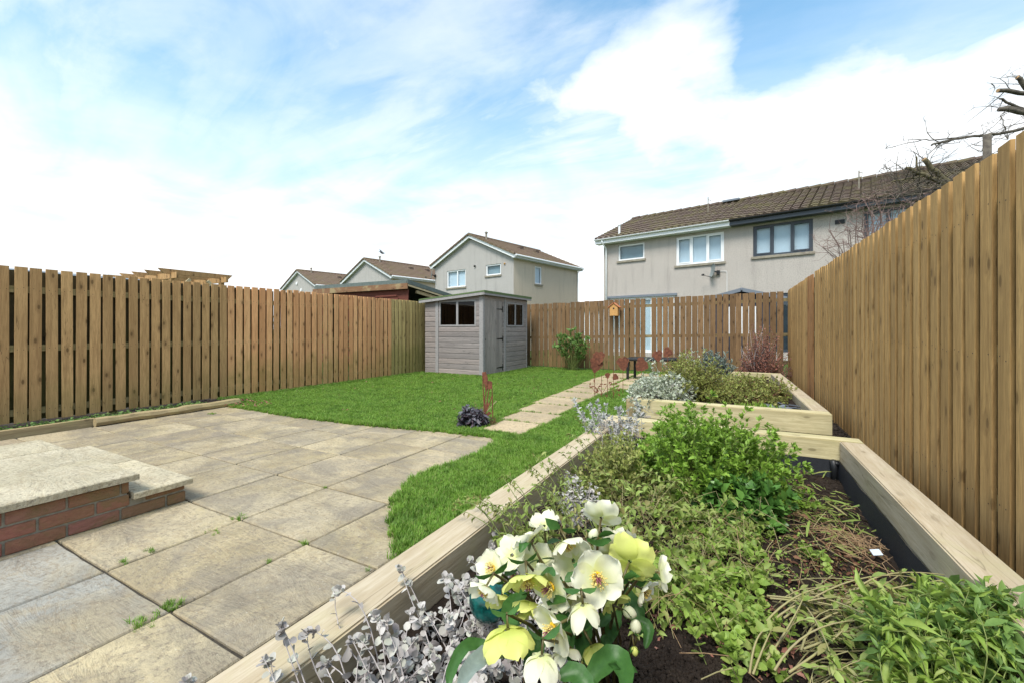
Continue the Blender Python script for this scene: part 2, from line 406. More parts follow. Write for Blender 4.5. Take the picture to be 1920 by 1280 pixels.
M['cream_wood'] = m_plain('cream bare timber', (.50, .40, .24), .85, .2, 9)
M['blue_shed'] = m_plain('dark blue paint', (.028, .038, .062), .6, .2, 8)
M['box_wood'] = m_plain('orange cedar', (.50, .27, .09), .7, .15, 30, .3)
M['box_roof'] = m_plain('terracotta lid', (.48, .18, .08), .7, .12, 30)
M['dish'] = m_plain('grey dish', (.23, .26, .26), .5, .12, 12)
M['white_wall'] = m_plain('white painted boards', (.70, .73, .78), .6, .06, 4)
M['teal'] = m_plain('teal glaze', (.002, .04, .038), .12, .6, 40, spec=.5, c2=(.006, .12, .105))
M['bark'] = m_plain('grey bark', (.085, .07, .06), .95, .35, 30, .8, c2=(.15, .13, .10))
M['bark_green'] = m_plain('olive bark', (.13, .11, .06), .95, .3, 30, .8)
M['cut'] = m_plain('fresh cut wood', (.48, .30, .15), .8, .1, 60)
M['twig_red'] = m_plain('reddish twigs', (.17, .09, .075), .9, .3, 20, c2=(.27, .20, .18))
M['tag_white'] = m_plain('white plastic label', (.50, .56, .64), .4, .02, 4)

M['net'] = m_plain('grey net curtain', (.34, .40, .42), .8, .1, 3)
def m_render_wall(name, c, c2):
    """rough cast render"""
    m, t, b = newmat(name); oc = nd(t, 'ShaderNodeTexCoord').outputs['Object']
    sp = nz(t, oc, 34, 4, .8); big = nz(t, oc, .9, 5, .6, .4)
    cc = mixc(t, ramp(t, big, [(.35, 0.0), (.7, .7)]), c, c2)
    cc = mixc(t, ramp(t, sp, [(.38, .8), (.50, 0.0)]), cc, tuple(x * .55 for x in c))
    cc = mixc(t, ramp(t, sp, [(.54, 0.0), (.68, .5)]), cc, tuple(min(.8, x * 1.35) for x in c))
    st = nz(t, nd(t, 'ShaderNodeMapping', {'Vector': oc, 'Scale': (2.2, 2.2, .25)}).outputs[0], 2.0, 5, .6)
    cc = mixc(t, ramp(t, st, [(.52, 0.0), (.72, .42)]), cc, tuple(x * .6 for x in c))
    put(t, b, base=cc, rough=.95, spec=.2, normal=bump(t, sp, .9, .02)); return m
M['cast'] = m_render_wall('pebble dash', (.455, .41, .375), (.50, .455, .415))
M['cast_grey'] = m_render_wall('grey pebble dash', (.42, .40, .38), (.46, .44, .415))
M['cast_warm'] = m_render_wall('warm pebble dash', (.62, .52, .41), (.65, .55, .44))

def m_tile(name, c, c2, moss):
    m, t, b = newmat(name); oc = nd(t, 'ShaderNodeTexCoord').outputs['Object']
    n1 = nz(t, oc, 3.3, 5, .65); n2 = nz(t, oc, 26, 4, .7)
    cc = mixc(t, ramp(t, n2, [(.35, 0.0), (.65, 1.0)]), c, c2)
    cc = mixc(t, ramp(t, nz(t, oc, 1.1, 6, .7, .5), [(.45, 0.0), (.62, moss)]), cc, (.16, .155, .045))
    cc = mixc(t, ramp(t, n1, [(.55, 0.0), (.72, .5)]), cc, (.24, .21, .17))
    put(t, b, base=cc, rough=.95, spec=.15, normal=bump(t, n2, .5, .01)); return m
M['tile'] = m_tile('brown pantiles', (.075, .055, .045), (.15, .11, .088), .38)
M['tile2'] = m_tile('plain brown tiles', (.13, .085, .062), (.20, .145, .11), .25)

def m_brick():
    m, t, b = newmat('red brick'); oc = nd(t, 'ShaderNodeTexCoord').outputs['Object']
    rnd = nd(t, 'ShaderNodeNewGeometry').outputs['Random Per Island']
    c = ramp(t, rnd, [(0.0, (.38, .125, .10)), (.3, (.44, .155, .13)), (.55, (.34, .16, .105)), (.8, (.40, .15, .145)), (1.0, (.33, .19, .125))])
    v = nd(t, 'ShaderNodeMapping', {'Vector': oc, 'Scale': (1, 6, 22)}).outputs[0]
    s = nz(t, v, 4.2, 6, .65, .6); big = nz(t, oc, 4.5, 5, .7, .5)
    c = mixc(t, ramp(t, s, [(.4, 0.0), (.7, .55)]), c, (.17, .07, .055))
    x = nd(t, 'ShaderNodeSeparateXYZ', {0: oc}).outputs[1]
    gm = mth(t, 'ADD', ramp(t, big, [(.50, 0.0), (.66, .7)]), ramp(t, mth(t, 'ADD', x, mth(t, 'MULTIPLY', big, .3)), [(.25, 0.0), (.75, .8)]), clamp=True)
    c = mixc(t, mth(t, 'MULTIPLY', gm, .75), c, (.20, .155, .07))
    put(t, b, base=c, rough=.9, spec=.2, normal=bump(t, mth(t, 'ADD', s, nz(t, oc, 60, 3, .6)), .8, .006)); return m
M['brick'] = m_brick()

def m_soil(name, c1, c2, c3):
    m, t, b = newmat(name); oc = nd(t, 'ShaderNodeTexCoord').outputs['Object']
    n1 = nz(t, oc, 9, 8, .7); n2 = nz(t, oc, 55, 5, .7)
    c = mixc(t, ramp(t, n1, [(.35, 0.0), (.65, 1.0)]), c1, c2)
    c = mixc(t, ramp(t, n2, [(.56, 0.0), (.72, .7)]), c, c3)
    put(t, b, base=c, rough=.95, spec=.15, normal=bump(t, mth(t, 'ADD', n1, n2), 1.0, .02)); return m
M['soil'] = m_soil('dark compost', (.021, .015, .012), (.044, .032, .024), (.10, .074, .054))
M['gravel'] = m_soil('dark gravelly soil', (.035, .028, .022), (.08, .062, .05), (.22, .19, .16))

def m_ground():
    m, t, b = newmat('field grass'); oc = nd(t, 'ShaderNodeTexCoord').outputs['Object']
    n1 = nz(t, oc, .8, 8, .7); n2 = nz(t, oc, 18, 5, .7)
    c = mixc(t, ramp(t, n1, [(.35, 0.0), (.65, 1.0)]), (.045, .085, .018), (.085, .12, .03))
    c = mixc(t, ramp(t, n2, [(.5, 0.0), (.7, .6)]), c, (.04, .035, .02))
    put(t, b, base=c, rough=.95, spec=.1, normal=bump(t, n2, .8, .02)); return m
M['field'] = m_ground()

# ------------------------------------------------------------------ ground, patio, path
mb = MB(); mb.add([(-700, -700, -.06), (700, -700, -.06), (700, 700, -.06), (-700, 700, -.06)], [(0, 1, 2, 3)])
mb.build('ground', M['field'], kind='structure')

LAWN = [(-7.15, 3.95), (-6.85, 3.62), (-6.5, 3.53), (-6.0, 3.52), (-4.96, 3.5), (-4.04, 3.55), (-3.33, 3.67), (-2.67, 3.77), (-2.18, 3.79), (-2.10, 3.55), (-2.07, 3.25),
        (-2.08, 2.92), (-2.14, 2.68), (-2.13, 2.42), (-2.0, 2.10), (-1.78, 1.86), (-1.49, 1.60), (-1.10, 1.42), (-1.10, 4.1), (-1.19, 5.05), (-1.19, 8.3), (-1.5, 8.6), (-1.5, 11.48), (-7.4, 11.48)]
mb = MB(); n = len(LAWN); mb.add([(x, y, .006) for x, y in LAWN], [tuple(range(n))]); mb.build('lawn_ground', M['field'], kind='structure')
mb = MB(); mb.add([(-8, -3, -.014), (-1.0, -3, -.014), (-1.0, 4.0, -.014), (-8, 4.0, -.014)], [(0, 1, 2, 3)]); mb.build('patio_base', M['joint'], kind='structure')

XJ = [-6.58, -6.0, -5.43, -4.83, -4.24, -3.71, -3.165, -2.595, -2.0, -1.50, -1.08]
YJ = [-2.15, -1.55, -.95, -.35, .25, .857, 1.465, 2.05, 2.64, 3.17, 3.66]
def slab(mbx, x0, x1, y0, y1, top, th=.03, g=.006):
    """one slab: slightly wavy riven edge, tiny tilt"""
    def edge(a, b, nseg, horiz):
        return
    P = []; k = 5; j = lambda: random.gauss(0, .0013)
    for i in range(k): P.append((x0 + g + (x1 - x0 - 2 * g) * i / k + j(), y0 + g + j()))
    for i in range(k): P.append((x1 - g + j(), y0 + g + (y1 - y0 - 2 * g) * i / k + j()))
    for i in range(k): P.append((x1 - g - (x1 - x0 - 2 * g) * i / k + j(), y1 - g + j()))
    for i in range(k): P.append((x0 + g + j(), y1 - g - (y1 - y0 - 2 * g) * i / k + j()))
    cx, cy = (x0 + x1) / 2, (y0 + y1) / 2; tx, ty = random.gauss(0, .002), random.gauss(0, .002); dz = random.gauss(0, .0008)
    n = len(P); V = []
    for s, z in ((1.0, -th), (1.0, -.006), (1 - .010 / max(.3, (x1 - x0)), 0)):
        for x, y in P:
            X, Y = cx + (x - cx) * s, cy + (y - cy) * s; V.append((X, Y, top + z + dz + tx * (x - cx) + ty * (y - cy)))
    F = [tuple(range(2 * n, 3 * n))] + [(l * n + i, l * n + (i + 1) % n, (l + 1) * n + (i + 1) % n, (l + 1) * n + i) for l in (0, 1) for i in range(n)]
    mbx.add(V, F)
pa, pg = MB(), MB()
for i in range(len(XJ) - 1):
    for j in range(len(YJ) - 1):
        x0, x1, y0, y1 = XJ[i], XJ[i + 1], YJ[j], YJ[j + 1]
        if y1 < .9 and x1 > -1.2 and False: continue
        grey = (x1 <= -1.99 and y1 <= .87 and x0 >= -3.2)
        if x1 < -3.3 and y1 < 1.0: pass
        slab(pg if grey else pa, x0, x1, y0, y1, 0)
for i in range(0, 9):   # last row by the lawn
    if XJ[i] < -2.0: slab(pa, XJ[i], XJ[i + 1], 3.66, 4.0, 0)
pa.build('patio', M['slab'], kind='structure'); pg.build('patio_grey_slabs', M['slab_grey'], kind='structure')
mb = MB()
path = [(-2.54, -2.0, 3.99, 4.54), (-2.63, -1.98, 4.55, 5.13), (-2.71, -2.04, 5.15, 5.80), (-2.78, -2.10, 5.82, 6.46), (-2.80, -2.08, 6.48, 7.10), (-2.82, -2.03, 7.12, 7.72), (-2.86, -2.1, 7.74, 8.34),
        (-2.9, -2.24, 8.36, 8.97), (-2.92, -2.24, 8.99, 9.6), (-2.9, -2.24, 9.62, 10.2), (-2.88, -2.24, 10.22, 10.8)]
path += [(x, x + .60, y, y + .6) for x in (-2.22, -1.6) for y in (7.9, 8.52, 9.14, 9.76, 10.38)]
for a in path: slab(mb, *a, .022, .03, .006)
mb.build('path', M['slab_path'], kind='structure')

# gravelly strip under the fences
mb = MB()
for (x0, x1, y0, y1) in ((-7.6, -6.72, -3, 3.9), (.83, 1.6, -3, 11.6), (-1.5, 1.2, 9.3, 11.6), (-1.19, .83, 4.07, 5.05)):
    nx, ny = max(2, int((x1 - x0) / .05)), max(2, int((y1 - y0) / .05)); V = []; F = []
    for j in range(ny + 1):
        for i in range(nx + 1):
            x, y = x0 + (x1 - x0) * i / nx, y0 + (y1 - y0) * j / ny
            V.append((x, y, .012 + noise.noise((x * 9, y * 9, 0)) * .022))
    for j in range(ny):
        for i in range(nx): a = j * (nx + 1) + i; F.append((a, a + 1, a + nx + 2, a + nx + 1))
    mb.add(V, F)
mb.build('gravel_strip', M['gravel'], kind='structure', smooth=True)

# ------------------------------------------------------------------ brick steps
st = thing('garden_steps', 'brick steps with pale sandstone slabs at the left edge of the patio', 'steps', (-4.0, .6, 0))
core = MB(); core.box(-4.78, -3.213, -2.2, 1.155, -.01, .228); core.box(-4.78, -3.213, 1.152, 1.447, -.01, .112); core.build('mortar_core', M['mortar'], st)
bk = MB()
L, J = .215, .011
def course(fixed, a0, a1, z, off, axis, clip=None):
    a = a0 - off
    while a < a1:
        s, e = max(a, a0), min(a + L, a1)
        if e - s > .03:
            if axis == 'y': bk.box(fixed - .10, fixed + random.gauss(0, .0012), s, e, z, z + .064)
            else: bk.box(s, e, fixed - .10, fixed + random.gauss(0, .0012), z, z + .064)
        a += L + J
yend = 1.455
course(-3.205, -2.2, yend, .002, .06, 'y'); course(-3.205, -2.2, 1.163 if False else yend - .29, .077, .17, 'y')
course(-3.205, -2.2, 1.163, .152, .06, 'y')
course(1.455, -4.78, -3.32, .002, .1, 'x'); bk.box(-3.31, -3.207, yend - .21, yend - .003, .077, .110)
bk.build('brickwork', M['brick'], st, bevel=.004)
sl = MB()
for (y0, y1) in ((-2.1, -1.5), (-1.49, -.89), (-.88, -.28), (-.27, .28), (.285, 1.20)):
    for (x0, x1) in ((-4.80, -4.31), (-4.305, -3.82), (-3.815, -3.165)):
        slab(sl, x0, x1, y0, y1, .265, .038, .001)
o = sl.build('top_slabs', M['slab_pale'], st)
sl = MB(); slab(sl, -4.80, -4.0, 1.19, 1.482, .150, .036, .001); slab(sl, -3.995, -3.165, 1.175, 1.482, .150, .036, .001); sl.build('lower_tread', M['slab_pale'], st)

# ------------------------------------------------------------------ edging timbers along the left fence
e1 = MB(); e1.box(-6.70, -6.655, -3, 2.10, -.05, .085)
tag(e1.build('edging_board', M['edging'], bevel=.004), 'straight sawn edging board between patio and left fence', 'edging board')
e2 = MB()
V = []
pts = [(-6.57 + (-.03) * i / 16 + random.gauss(0, .004), 2.07 + 1.62 * i / 16, .045 + random.gauss(0, .003)) for i in range(17)]
e2.tube(pts, [.052 + random.gauss(0, .004) for _ in pts], 8)
tag(e2.build('rough_log', M['edging'], smooth=False), 'rough barky half log lying along the patio edge by the fence', 'log')

# ------------------------------------------------------------------ raised beds
def soil_z(x, y):
    t = min(1, max(0, (x + .94) / 1.58)); z = .165 * (1 - t) + .01 * t
    z += .06 * math.exp(-((x + .17) ** 2 + (y - 1.30) ** 2) / .05)
    return z + noise.noise((x * 3, y * 3, 1)) * .022 + noise.noise((x * 11, y * 11, 5)) * .014 + noise.noise((x * 34, y * 34, 9)) * .009
def soil2_z(x, y):
    return .20 + noise.noise((x * 4, y * 4, 3)) * .02 + noise.noise((x * 15, y * 15, 5)) * .012
for nm, fn, (x0, x1, y0, y1), st_ in (('soil', soil_z, (-.95, .72, -.9, 3.92), .012), ('soil_far_bed', soil2_z, (-1.05, .66, 5.15, 9.3), .03)):
    nx, ny = int((x1 - x0) / st_), int((y1 - y0) / st_); V = []; F = []
    for j in range(ny + 1):
        for i in range(nx + 1):
            x, y = x0 + (x1 - x0) * i / nx, y0 + (y1 - y0) * j / ny; V.append((x, y, fn(x, y)))
    for j in range(ny):
        for i in range(nx): a = j * (nx + 1) + i; F.append((a, a + 1, a + nx + 2, a + nx + 1))
    mb = MB(); mb.add(V, F); mb.build(nm, M['soil'], kind='structure', smooth=True)

b1 = thing('raised_bed', 'near raised bed of pale timber sleepers holding the white hellebore', 'raised bed', (-.15, 2.0, 0), 'timber raised beds')
def skew(x0a, x1a, ya, x0b, x1b, yb, z0, z1, nm, mat, par, label=None):
    m_ = MB(); n = 24; V = []; F = []
    for i in range(n + 1):
        t = i / n; wob = noise.noise((t * 3, ya, z0)) * .002
        a, b = x0a + (x0b - x0a) * t + wob, x1a + (x1b - x1a) * t + wob; y = ya + (yb - ya) * t
        V += [(a, y, z0), (b, y, z0), (b, y, z1), (a, y, z1)]
    for i in range(n):
        for k in range(4): F.append((i * 4 + k, i * 4 + (k + 1) % 4, i * 4 + 4 + (k + 1) % 4, i * 4 + 4 + k))
    F += [(3, 2, 1, 0), tuple(4 * n + k for k in range(4))]
    m_.add(V, [q[::-1] for q in F]); o = m_.build(nm, M[mat], par)
    bm = bmesh.new(); bm.from_mesh(o.data); bmesh.ops.recalc_face_normals(bm, faces=bm.faces)
    ed = [e for e in bm.edges if len(e.link_faces) == 2 and e.calc_face_angle(0) > .8]
    bmesh.ops.bevel(bm, geom=ed, offset=.006, segments=2, affect='EDGES'); bm.to_mesh(o.data); bm.free()
    if label: o['label'] = label
    return o
skew(-1.10, -.935, -.9, -1.10, -.955, 3.905, .15, .30, 'sleeper', 'sleeper_y', b1)
skew(-1.10, -.94, -.9, -1.10, -.96, 3.905, -.02, .147, 'sleeper', 'sleeper_y', b1)
skew(.725, .885, -.9, .643, .79, 3.90, .15, .30, 'sleeper', 'sleeper_y', b1)
skew(.727, .883, -.9, .645, .788, 3.90, -.02, .147, 'sleeper', 'sleeper_y', b1)
for z0, z1 in ((-.02, .147), (.15, .30)):
    q = MB(); q.box(-1.10, .79, 3.908, 4.06, z0, z1); q.build('sleeper', M['sleeper_x'], b1, bevel=.006, bseg=2)
def liner(pts, par, ztop, zbot, fall):
    q = MB(); V = []; F = []; n = len(pts)
    for i, (x, y, nx_, ny_) in enumerate(pts):
        w_ = noise.noise((i * .35, 2, 0))
        V += [(x + nx_ * .004, y + ny_ * .004, ztop + noise.noise((i * .3, 7, 0)) * .012), (x + nx_ * (.006 + .006 * w_), y + ny_ * (.006 + .006 * w_), (ztop + zbot) / 2), (x + nx_ * (.012 + .015 * w_), y + ny_ * (.012 + .015 * w_), zbot)]
    for i in range(n - 1): F += [(i * 3, i * 3 + 1, i * 3 + 4, i * 3 + 3), (i * 3 + 1, i * 3 + 2, i * 3 + 5, i * 3 + 4)]
    q.add(V, F); return q.build('liner', M['liner'], par, smooth=True)
lp = [(.722 - .0175 * (y + .9) , y, -1, 0) for y in np.linspace(-.8, 3.88, 60)] + [(x, 3.905, 0, -1) for x in np.linspace(.62, -.93, 30)]
liner(lp, b1, .158, -.10, 0)
liner([(-.936 - .004 * (y + .9), y, 1, 0) for y in np.linspace(-.8, 3.88, 50)], b1, .14, .05, 0)
q = MB(); q.tube([(.60, 3.88, .16), (.61, 3.885, .10), (.605, 3.87, .0)], [.02, .022, .02], 8); q.tube([(.60, 3.88, .145), (.64, 3.87, .135)], [.014, .012], 8); q.build('irrigation_pipe', M['black'], b1, smooth=True)

b2 = thing('raised_bed', 'far raised bed of timber sleepers planted with silver and olive shrubs', 'raised bed', (-.2, 7.2, 0), 'timber raised beds')
for z0, z1 in ((-.02, .09), (.092, .30)):
    q = MB(); q.box(-1.085, .784, 5.09, 5.25, z0, z1)
    q.build('sleeper', M['sleeper_x'], b2, bevel=.006, bseg=2)
q = MB(); q.box(-1.19, -1.088, 5.085, 5.19, -.02, .298); q.build('corner_post', M['edging'], b2, bevel=.004)
skew(-1.19, -1.05, 5.195, -1.19, -1.06, 9.45, -.02, .30, 'sleeper', 'sleeper_y', b2)
skew(.637, .784, 5.254, .50, .67, 9.24, -.02, .30, 'sleeper', 'sleeper_y', b2)
q = MB(); q.box(-1.19, .67, 9.25, 9.40, -.02, .30); q.build('sleeper', M['sleeper_x'], b2, bevel=.006)

# ------------------------------------------------------------------ fences
def fence(name, label, A, B, nrm, pitch, bw, zt, zb, panels, rails, rail_m, both=True, posts=1.85, gaps=None, seed=1):
    """A->B run; nrm = side the near boards face; panels = [(s0,s1,mat,label)]"""
    rd = random.Random(seed)
    A, B = Vector((*A, 0)), Vector((*B, 0)); d = (B - A); Ln = d.length; d.normalize(); nv = Vector((*nrm, 0))
    nv = (nv - d * nv.dot(d)).normalized()
    root = thing(name, label, 'fence', tuple((A + B) / 2))
    Z = Vector((0, 0, 1))
    for (s0, s1, mt, lb) in panels:
        m_ = MB(); m2_ = MB(); s = s0
        while s + bw <= s1 + .001:
            for side in ((1, -1) if both else (1,)):
                off = s + bw / 2 + (0 if side == 1 else pitch / 2) + rd.gauss(0, .0035)
                t = off / Ln; top = zt[0] + (zt[1] - zt[0]) * t + rd.gauss(0, .006) - (0 if side == 1 else .03); bot = zb[0] + (zb[1] - zb[0]) * t + rd.gauss(0, .006)
                c = A + d * off + nv * side * .034 + Z * ((top + bot) / 2)
                tl = rd.gauss(0, .0022); hb = (bw + rd.gauss(0, .002)) / 2
                if side == -1: hb = (pitch * .44) + rd.gauss(0, .004)
                rot = rd.gauss(0, .02)
                (m_ if side == 1 else m2_).obox(c, (d + Z * tl + nv * rot).normalized() * hb, (nv - d * rot).normalized() * .009, (Z - d * tl).normalized() * (top - bot) / 2)
            s += pitch
        o = m_.build('board_panel', M[mt], root, bevel=.002)
        o.data.materials.append(M['nail']); bm = bmesh.new(); bm.from_mesh(o.data); s = s0; ro = Vector(root['abs_loc'])
        while s + bw <= s1 + .001:
            for rz in rails:
                for sx in (.25, .75):
                    t = (s + bw * sx) / Ln; c = A + d * (s + bw * sx) + nv * .0438 + Z * (rz + zt[0] + (zt[1] - zt[0]) * t - 1.85 + rd.gauss(0, .01)) - ro
                    vs_ = [bm.verts.new(c + d * .004 * math.cos(a_ * math.pi / 3) + Z * .004 * math.sin(a_ * math.pi / 3)) for a_ in range(6)]; f_ = bm.faces.new(vs_); f_.material_index = 1
            s += pitch
        bm.to_mesh(o.data); bm.free()
        if lb: o['label'] = lb
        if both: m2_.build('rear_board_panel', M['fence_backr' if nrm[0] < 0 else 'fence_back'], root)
    for z in rails:
        r_ = MB(); a, b = A + Z * (z + zt[0] - 1.85), B + Z * (z + zt[1] - 1.85); r_.beam(a, b, .048, .075); r_.build('rail', M[rail_m], root)
    s = .3
    while s < Ln:
        p = A + d * s; t = s / Ln; top = zt[0] + (zt[1] - zt[0]) * t - .10
        p_ = MB(); p_.obox(p - nv * .075 + Z * (top / 2 - .02), d * .045, nv * .0285, Z * (top / 2 + .03)); p_.build('post', M[rail_m], root); s += posts
    return root
def sL(y): return (y + 1.5)
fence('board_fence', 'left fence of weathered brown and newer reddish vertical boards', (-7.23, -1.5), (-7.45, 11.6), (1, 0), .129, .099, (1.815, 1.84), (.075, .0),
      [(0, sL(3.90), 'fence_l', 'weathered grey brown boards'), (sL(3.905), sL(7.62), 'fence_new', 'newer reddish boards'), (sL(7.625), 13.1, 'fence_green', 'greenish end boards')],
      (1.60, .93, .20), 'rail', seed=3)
fence('board_fence', 'back fence of brown boards between the grey shed and the right fence', (-6.6, 11.5), (1.0, 11.5), (0, -1), .1385, .121, (1.83, 1.975), (.04, .04),
      [(0, 4.5, 'fence_b', None), (4.571, 7.56, 'fence_b', None)], (1.66, .87, .25), 'rail_x', both=False, seed=5)
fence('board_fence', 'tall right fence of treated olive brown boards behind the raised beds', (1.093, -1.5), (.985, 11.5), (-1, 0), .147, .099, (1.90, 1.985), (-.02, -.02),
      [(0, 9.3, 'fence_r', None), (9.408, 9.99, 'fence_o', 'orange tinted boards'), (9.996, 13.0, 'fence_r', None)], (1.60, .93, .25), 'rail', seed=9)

# ------------------------------------------------------------------ shed
XS, YS, XE, YE = -5.39, 8.6, -7.12, 10.95
sh = thing('garden_shed', 'grey boarded pent roof shed with green felt in the lawn corner', 'shed', ((XS + XE) / 2, (YS + YE) / 2, 0))
def top_z(x): return 1.97 + (x - XS) * .075
def lapwall(mbx, axis, fixed, a0, a1, sgn, holes):
    """shiplap boards; axis 'x' runs along x at y=fixed facing -y, 'y' runs along y at x=fixed facing +x"""
    z = .03; H_ = .128
    while z < 1.97:
        z1 = z + H_
        spans = [(a0, a1)]
        for (h0, h1, hz0, hz1) in holes:
            if z1 > hz0 + .01 and z < hz1 - .01:
                ns = []
                for (p, q) in spans:
                    if h0 <= p and h1 >= q: continue
                    if h0 > p: ns.append((p, min(h0, q)))
                    if h1 < q: ns.append((max(h1, p), q))
                spans = [s for s in ns if s[1] - s[0] > .005] if True else spans
        for (p, q) in spans:
            zt0 = min(z1, (top_z(p) if axis == 'x' else 1.96)); zt1 = min(z1, (top_z(q) if axis == 'x' else 1.96))
            if zt0 - z < .01 or zt1 - z < .01: continue
            o0, o1, o2 = .012, .010, .0015      # bottom lip, top, rebate
            prof = [(-.008, 0), (o0, 0), (o0, .012), (o1, .09), (.004, .118), (.003, 1), (-.008, 1)]
            V = []; k = len(prof)
            for e, (aa, zt_) in enumerate(((p, zt0), (q, zt1))):
                for (o_, zz_) in prof:
                    zz_ = (zt_ - z - .001) if zz_ == 1 else min(zz_, zt_ - z - .002)
                    V.append((aa, fixed - o_, z + zz_) if axis == 'x' else (fixed + o_, aa, z + zz_))
            F = [(i, (i + 1) % k, k + (i + 1) % k, k + i) for i in range(k)] + [tuple(range(k))[::-1], tuple(range(k, 2 * k))]
            mbx.add(V, F)
        z = z1
W1 = (-6.665, -5.575, 1.184, 1.820); DR = (8.64, 9.53, .02, 1.820); W2 = (9.77, 10.72, 1.184, 1.820)
q = MB(); lapwall(q, 'x', YS, XE, XS - .002, 1, [W1, (-6.79, -6.69, 0, 2.2)]); q.build('boarded_wall', M['shed'], sh)
q = MB(); lapwall(q, 'y', XS, YS + .002, YE, 1, [DR, W2, (9.62, 9.70, 0, 2.2)]); q.build('boarded_wall', M['shed_y'], sh)
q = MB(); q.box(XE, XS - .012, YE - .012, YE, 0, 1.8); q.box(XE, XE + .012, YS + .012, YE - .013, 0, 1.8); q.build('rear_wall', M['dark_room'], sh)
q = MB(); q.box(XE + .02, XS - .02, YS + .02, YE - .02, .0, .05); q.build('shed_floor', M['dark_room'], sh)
for bx_ in ((-6.785, -6.695, YS - .022, YS + .01, .0, 1.87), (XS - .085, XS + .018, YS - .024, YS - .012, .0, 1.96), (XS + .012, XS + .024, YS - .012, YS + .05, .0, 1.96), (XS - .01, XS + .024, 9.625, 9.695, .0, 1.95), (XS - .01, XS + .022, YE - .04, YE, .0, 1.95)):
    q = MB(); q.box(*bx_); q.build('corner_trim', M['trim'], sh, bevel=.003)
def shed_win(axis, fixed, a0, a1, z0, z1):
    f_ = MB(); w_ = .038; mid = (a0 + a1) / 2
    def bx(p, q_, r_, s_, o0, o1):
        if axis == 'x': f_.box(p, q_, fixed - o1, fixed - o0, r_, s_)
        else: f_.box(fixed + o0, fixed + o1, p, q_, r_, s_)
    bx(a0, a1, z0, z0 + w_, -.01, .018); bx(a0, a1, z1 - w_, z1, -.01, .018); bx(a0, a0 + w_, z0 + w_, z1 - w_, -.01, .018); bx(a1 - w_, a1, z0 + w_, z1 - w_, -.01, .018); bx(mid - .03, mid + .03, z0 + w_, z1 - w_, -.01, .016)
    fr = f_.build('window', M['trim'], sh, bevel=.004)
    for (p, r_) in ((a0 + w_, mid - .03), (mid + .03, a1 - w_)):
        g_ = MB()
        if axis == 'x': g_.box(p, r_, fixed - .002, fixed + .002, z0 + w_, z1 - w_)
        else: g_.box(fixed - .002, fixed + .002, p, r_, z0 + w_, z1 - w_)
        g_.build('pane', M['glass_dark'], fr)
shed_win('x', YS, *W1); shed_win('y', XS, *W2)
q = MB(); n = 6
for i in range(n):
    a = 8.655 + (9.515 - 8.655) * i / n; q.box(XS - .004, XS + .012, a, a + (9.515 - 8.655) / n - .003, .04, 1.82)
door = q.build('door', M['shed_z'], sh, bevel=.0015)
for z in (1.62, .88, .16):
    q = MB(); q.plate([(0, -.02), (0, .02), (-.30, .008), (-.30, -.008)], (XS + .016, 9.53, z), (0, 1, 0), (0, 0, 1), .005)
    q.box(XS + .013, XS + .02, 9.53, 9.555, z - .075, z + .075); q.build('hinge', M['black'], door)
q = MB(); q.box(XS + .012, XS + .022, 8.70, 8.715, .86, .885); q.build('lock', M['black'], door)
q = MB(); th = .04
def rq(x0, x1, y0, y1, dz0, dz1, mbx):
    V = []
    for dz in (dz0, dz1):
        for (x, y) in ((x0, y0), (x1, y0), (x1, y1), (x0, y1)): V.append((x, y, top_z(x) + dz))
    mbx.add(V, [(0, 3, 2, 1), (4, 5, 6, 7), (0, 1, 5, 4), (1, 2, 6, 5), (2, 3, 7, 6), (3, 0, 4, 7)])
rq(XE - .10, XS + .09, YS - .09, YE + .08, .012, .045, q); q.build('felt_roof', M['felt_green'], sh, bevel=.006)
q = MB(); rq(XE - .12, XS + .10, YS - .115, YS - .092, -.055, .042, q); rq(XS + .093, XS + .115, YS - .115, YE + .09, -.055, .028, q); q.build('fascia_board', M['trim'], sh)
q = MB()   # felt turned down over the edge
rq(XE - .12, XS + .12, YS - .121, YS - .117, .012, .048, q); rq(XS + .117, XS + .122, YS - .12, YE + .09, -.008, .048, q); q.build('felt_edge', M['felt_green'], sh)
q = MB(); q.tube([(-6.30, 8.85, .06), (-6.14, 8.80, 1.55)], .014, 8)
tag(q.build('broom_handle', M['box_wood'], smooth=True), 'wooden tool handle leaning inside the shed behind its window', 'tool handle')

# ------------------------------------------------------------------ houses
HANG = R(-11.65)
def wall_holes(mb, o, u, n, length, z0, z1, holes, depth=.12, gable=None):
    """wall face from o along u, outward n, with real openings (reveals) for windows"""
    o, u, n = Vector(o), Vector(u), Vector(n); Z = Vector((0, 0, 1))
    xs = sorted({0, length} | {h for q in holes for h in q[:2]}); zs = sorted({z0, z1} | {h for q in holes for h in q[2:4]})
    P = lambda a, z, b=0: o + u * a + Z * z + n * b
    for i in range(len(xs) - 1):
        for j in range(len(zs) - 1):
            cx, cz = (xs[i] + xs[i + 1]) / 2, (zs[j] + zs[j + 1]) / 2
            if any(h[0] < cx < h[1] and h[2] < cz < h[3] for h in holes): continue
            mb.add([P(xs[i], zs[j]), P(xs[i + 1], zs[j]), P(xs[i + 1], zs[j + 1]), P(xs[i], zs[j + 1])], [(0, 1, 2, 3)])
    for (a, b, c, d) in [h[:4] for h in holes]:
        for q in ([(a, c), (b, c)], [(b, c), (b, d)], [(b, d), (a, d)], [(a, d), (a, c)]):
            mb.add([P(*q[0]), P(*q[1]), P(*q[1], -depth), P(*q[0], -depth)], [(0, 3, 2, 1)])
    if gable: mb.add([P(0, z1), P(length, z1), P(gable[0], gable[1])], [(0, 1, 2)])

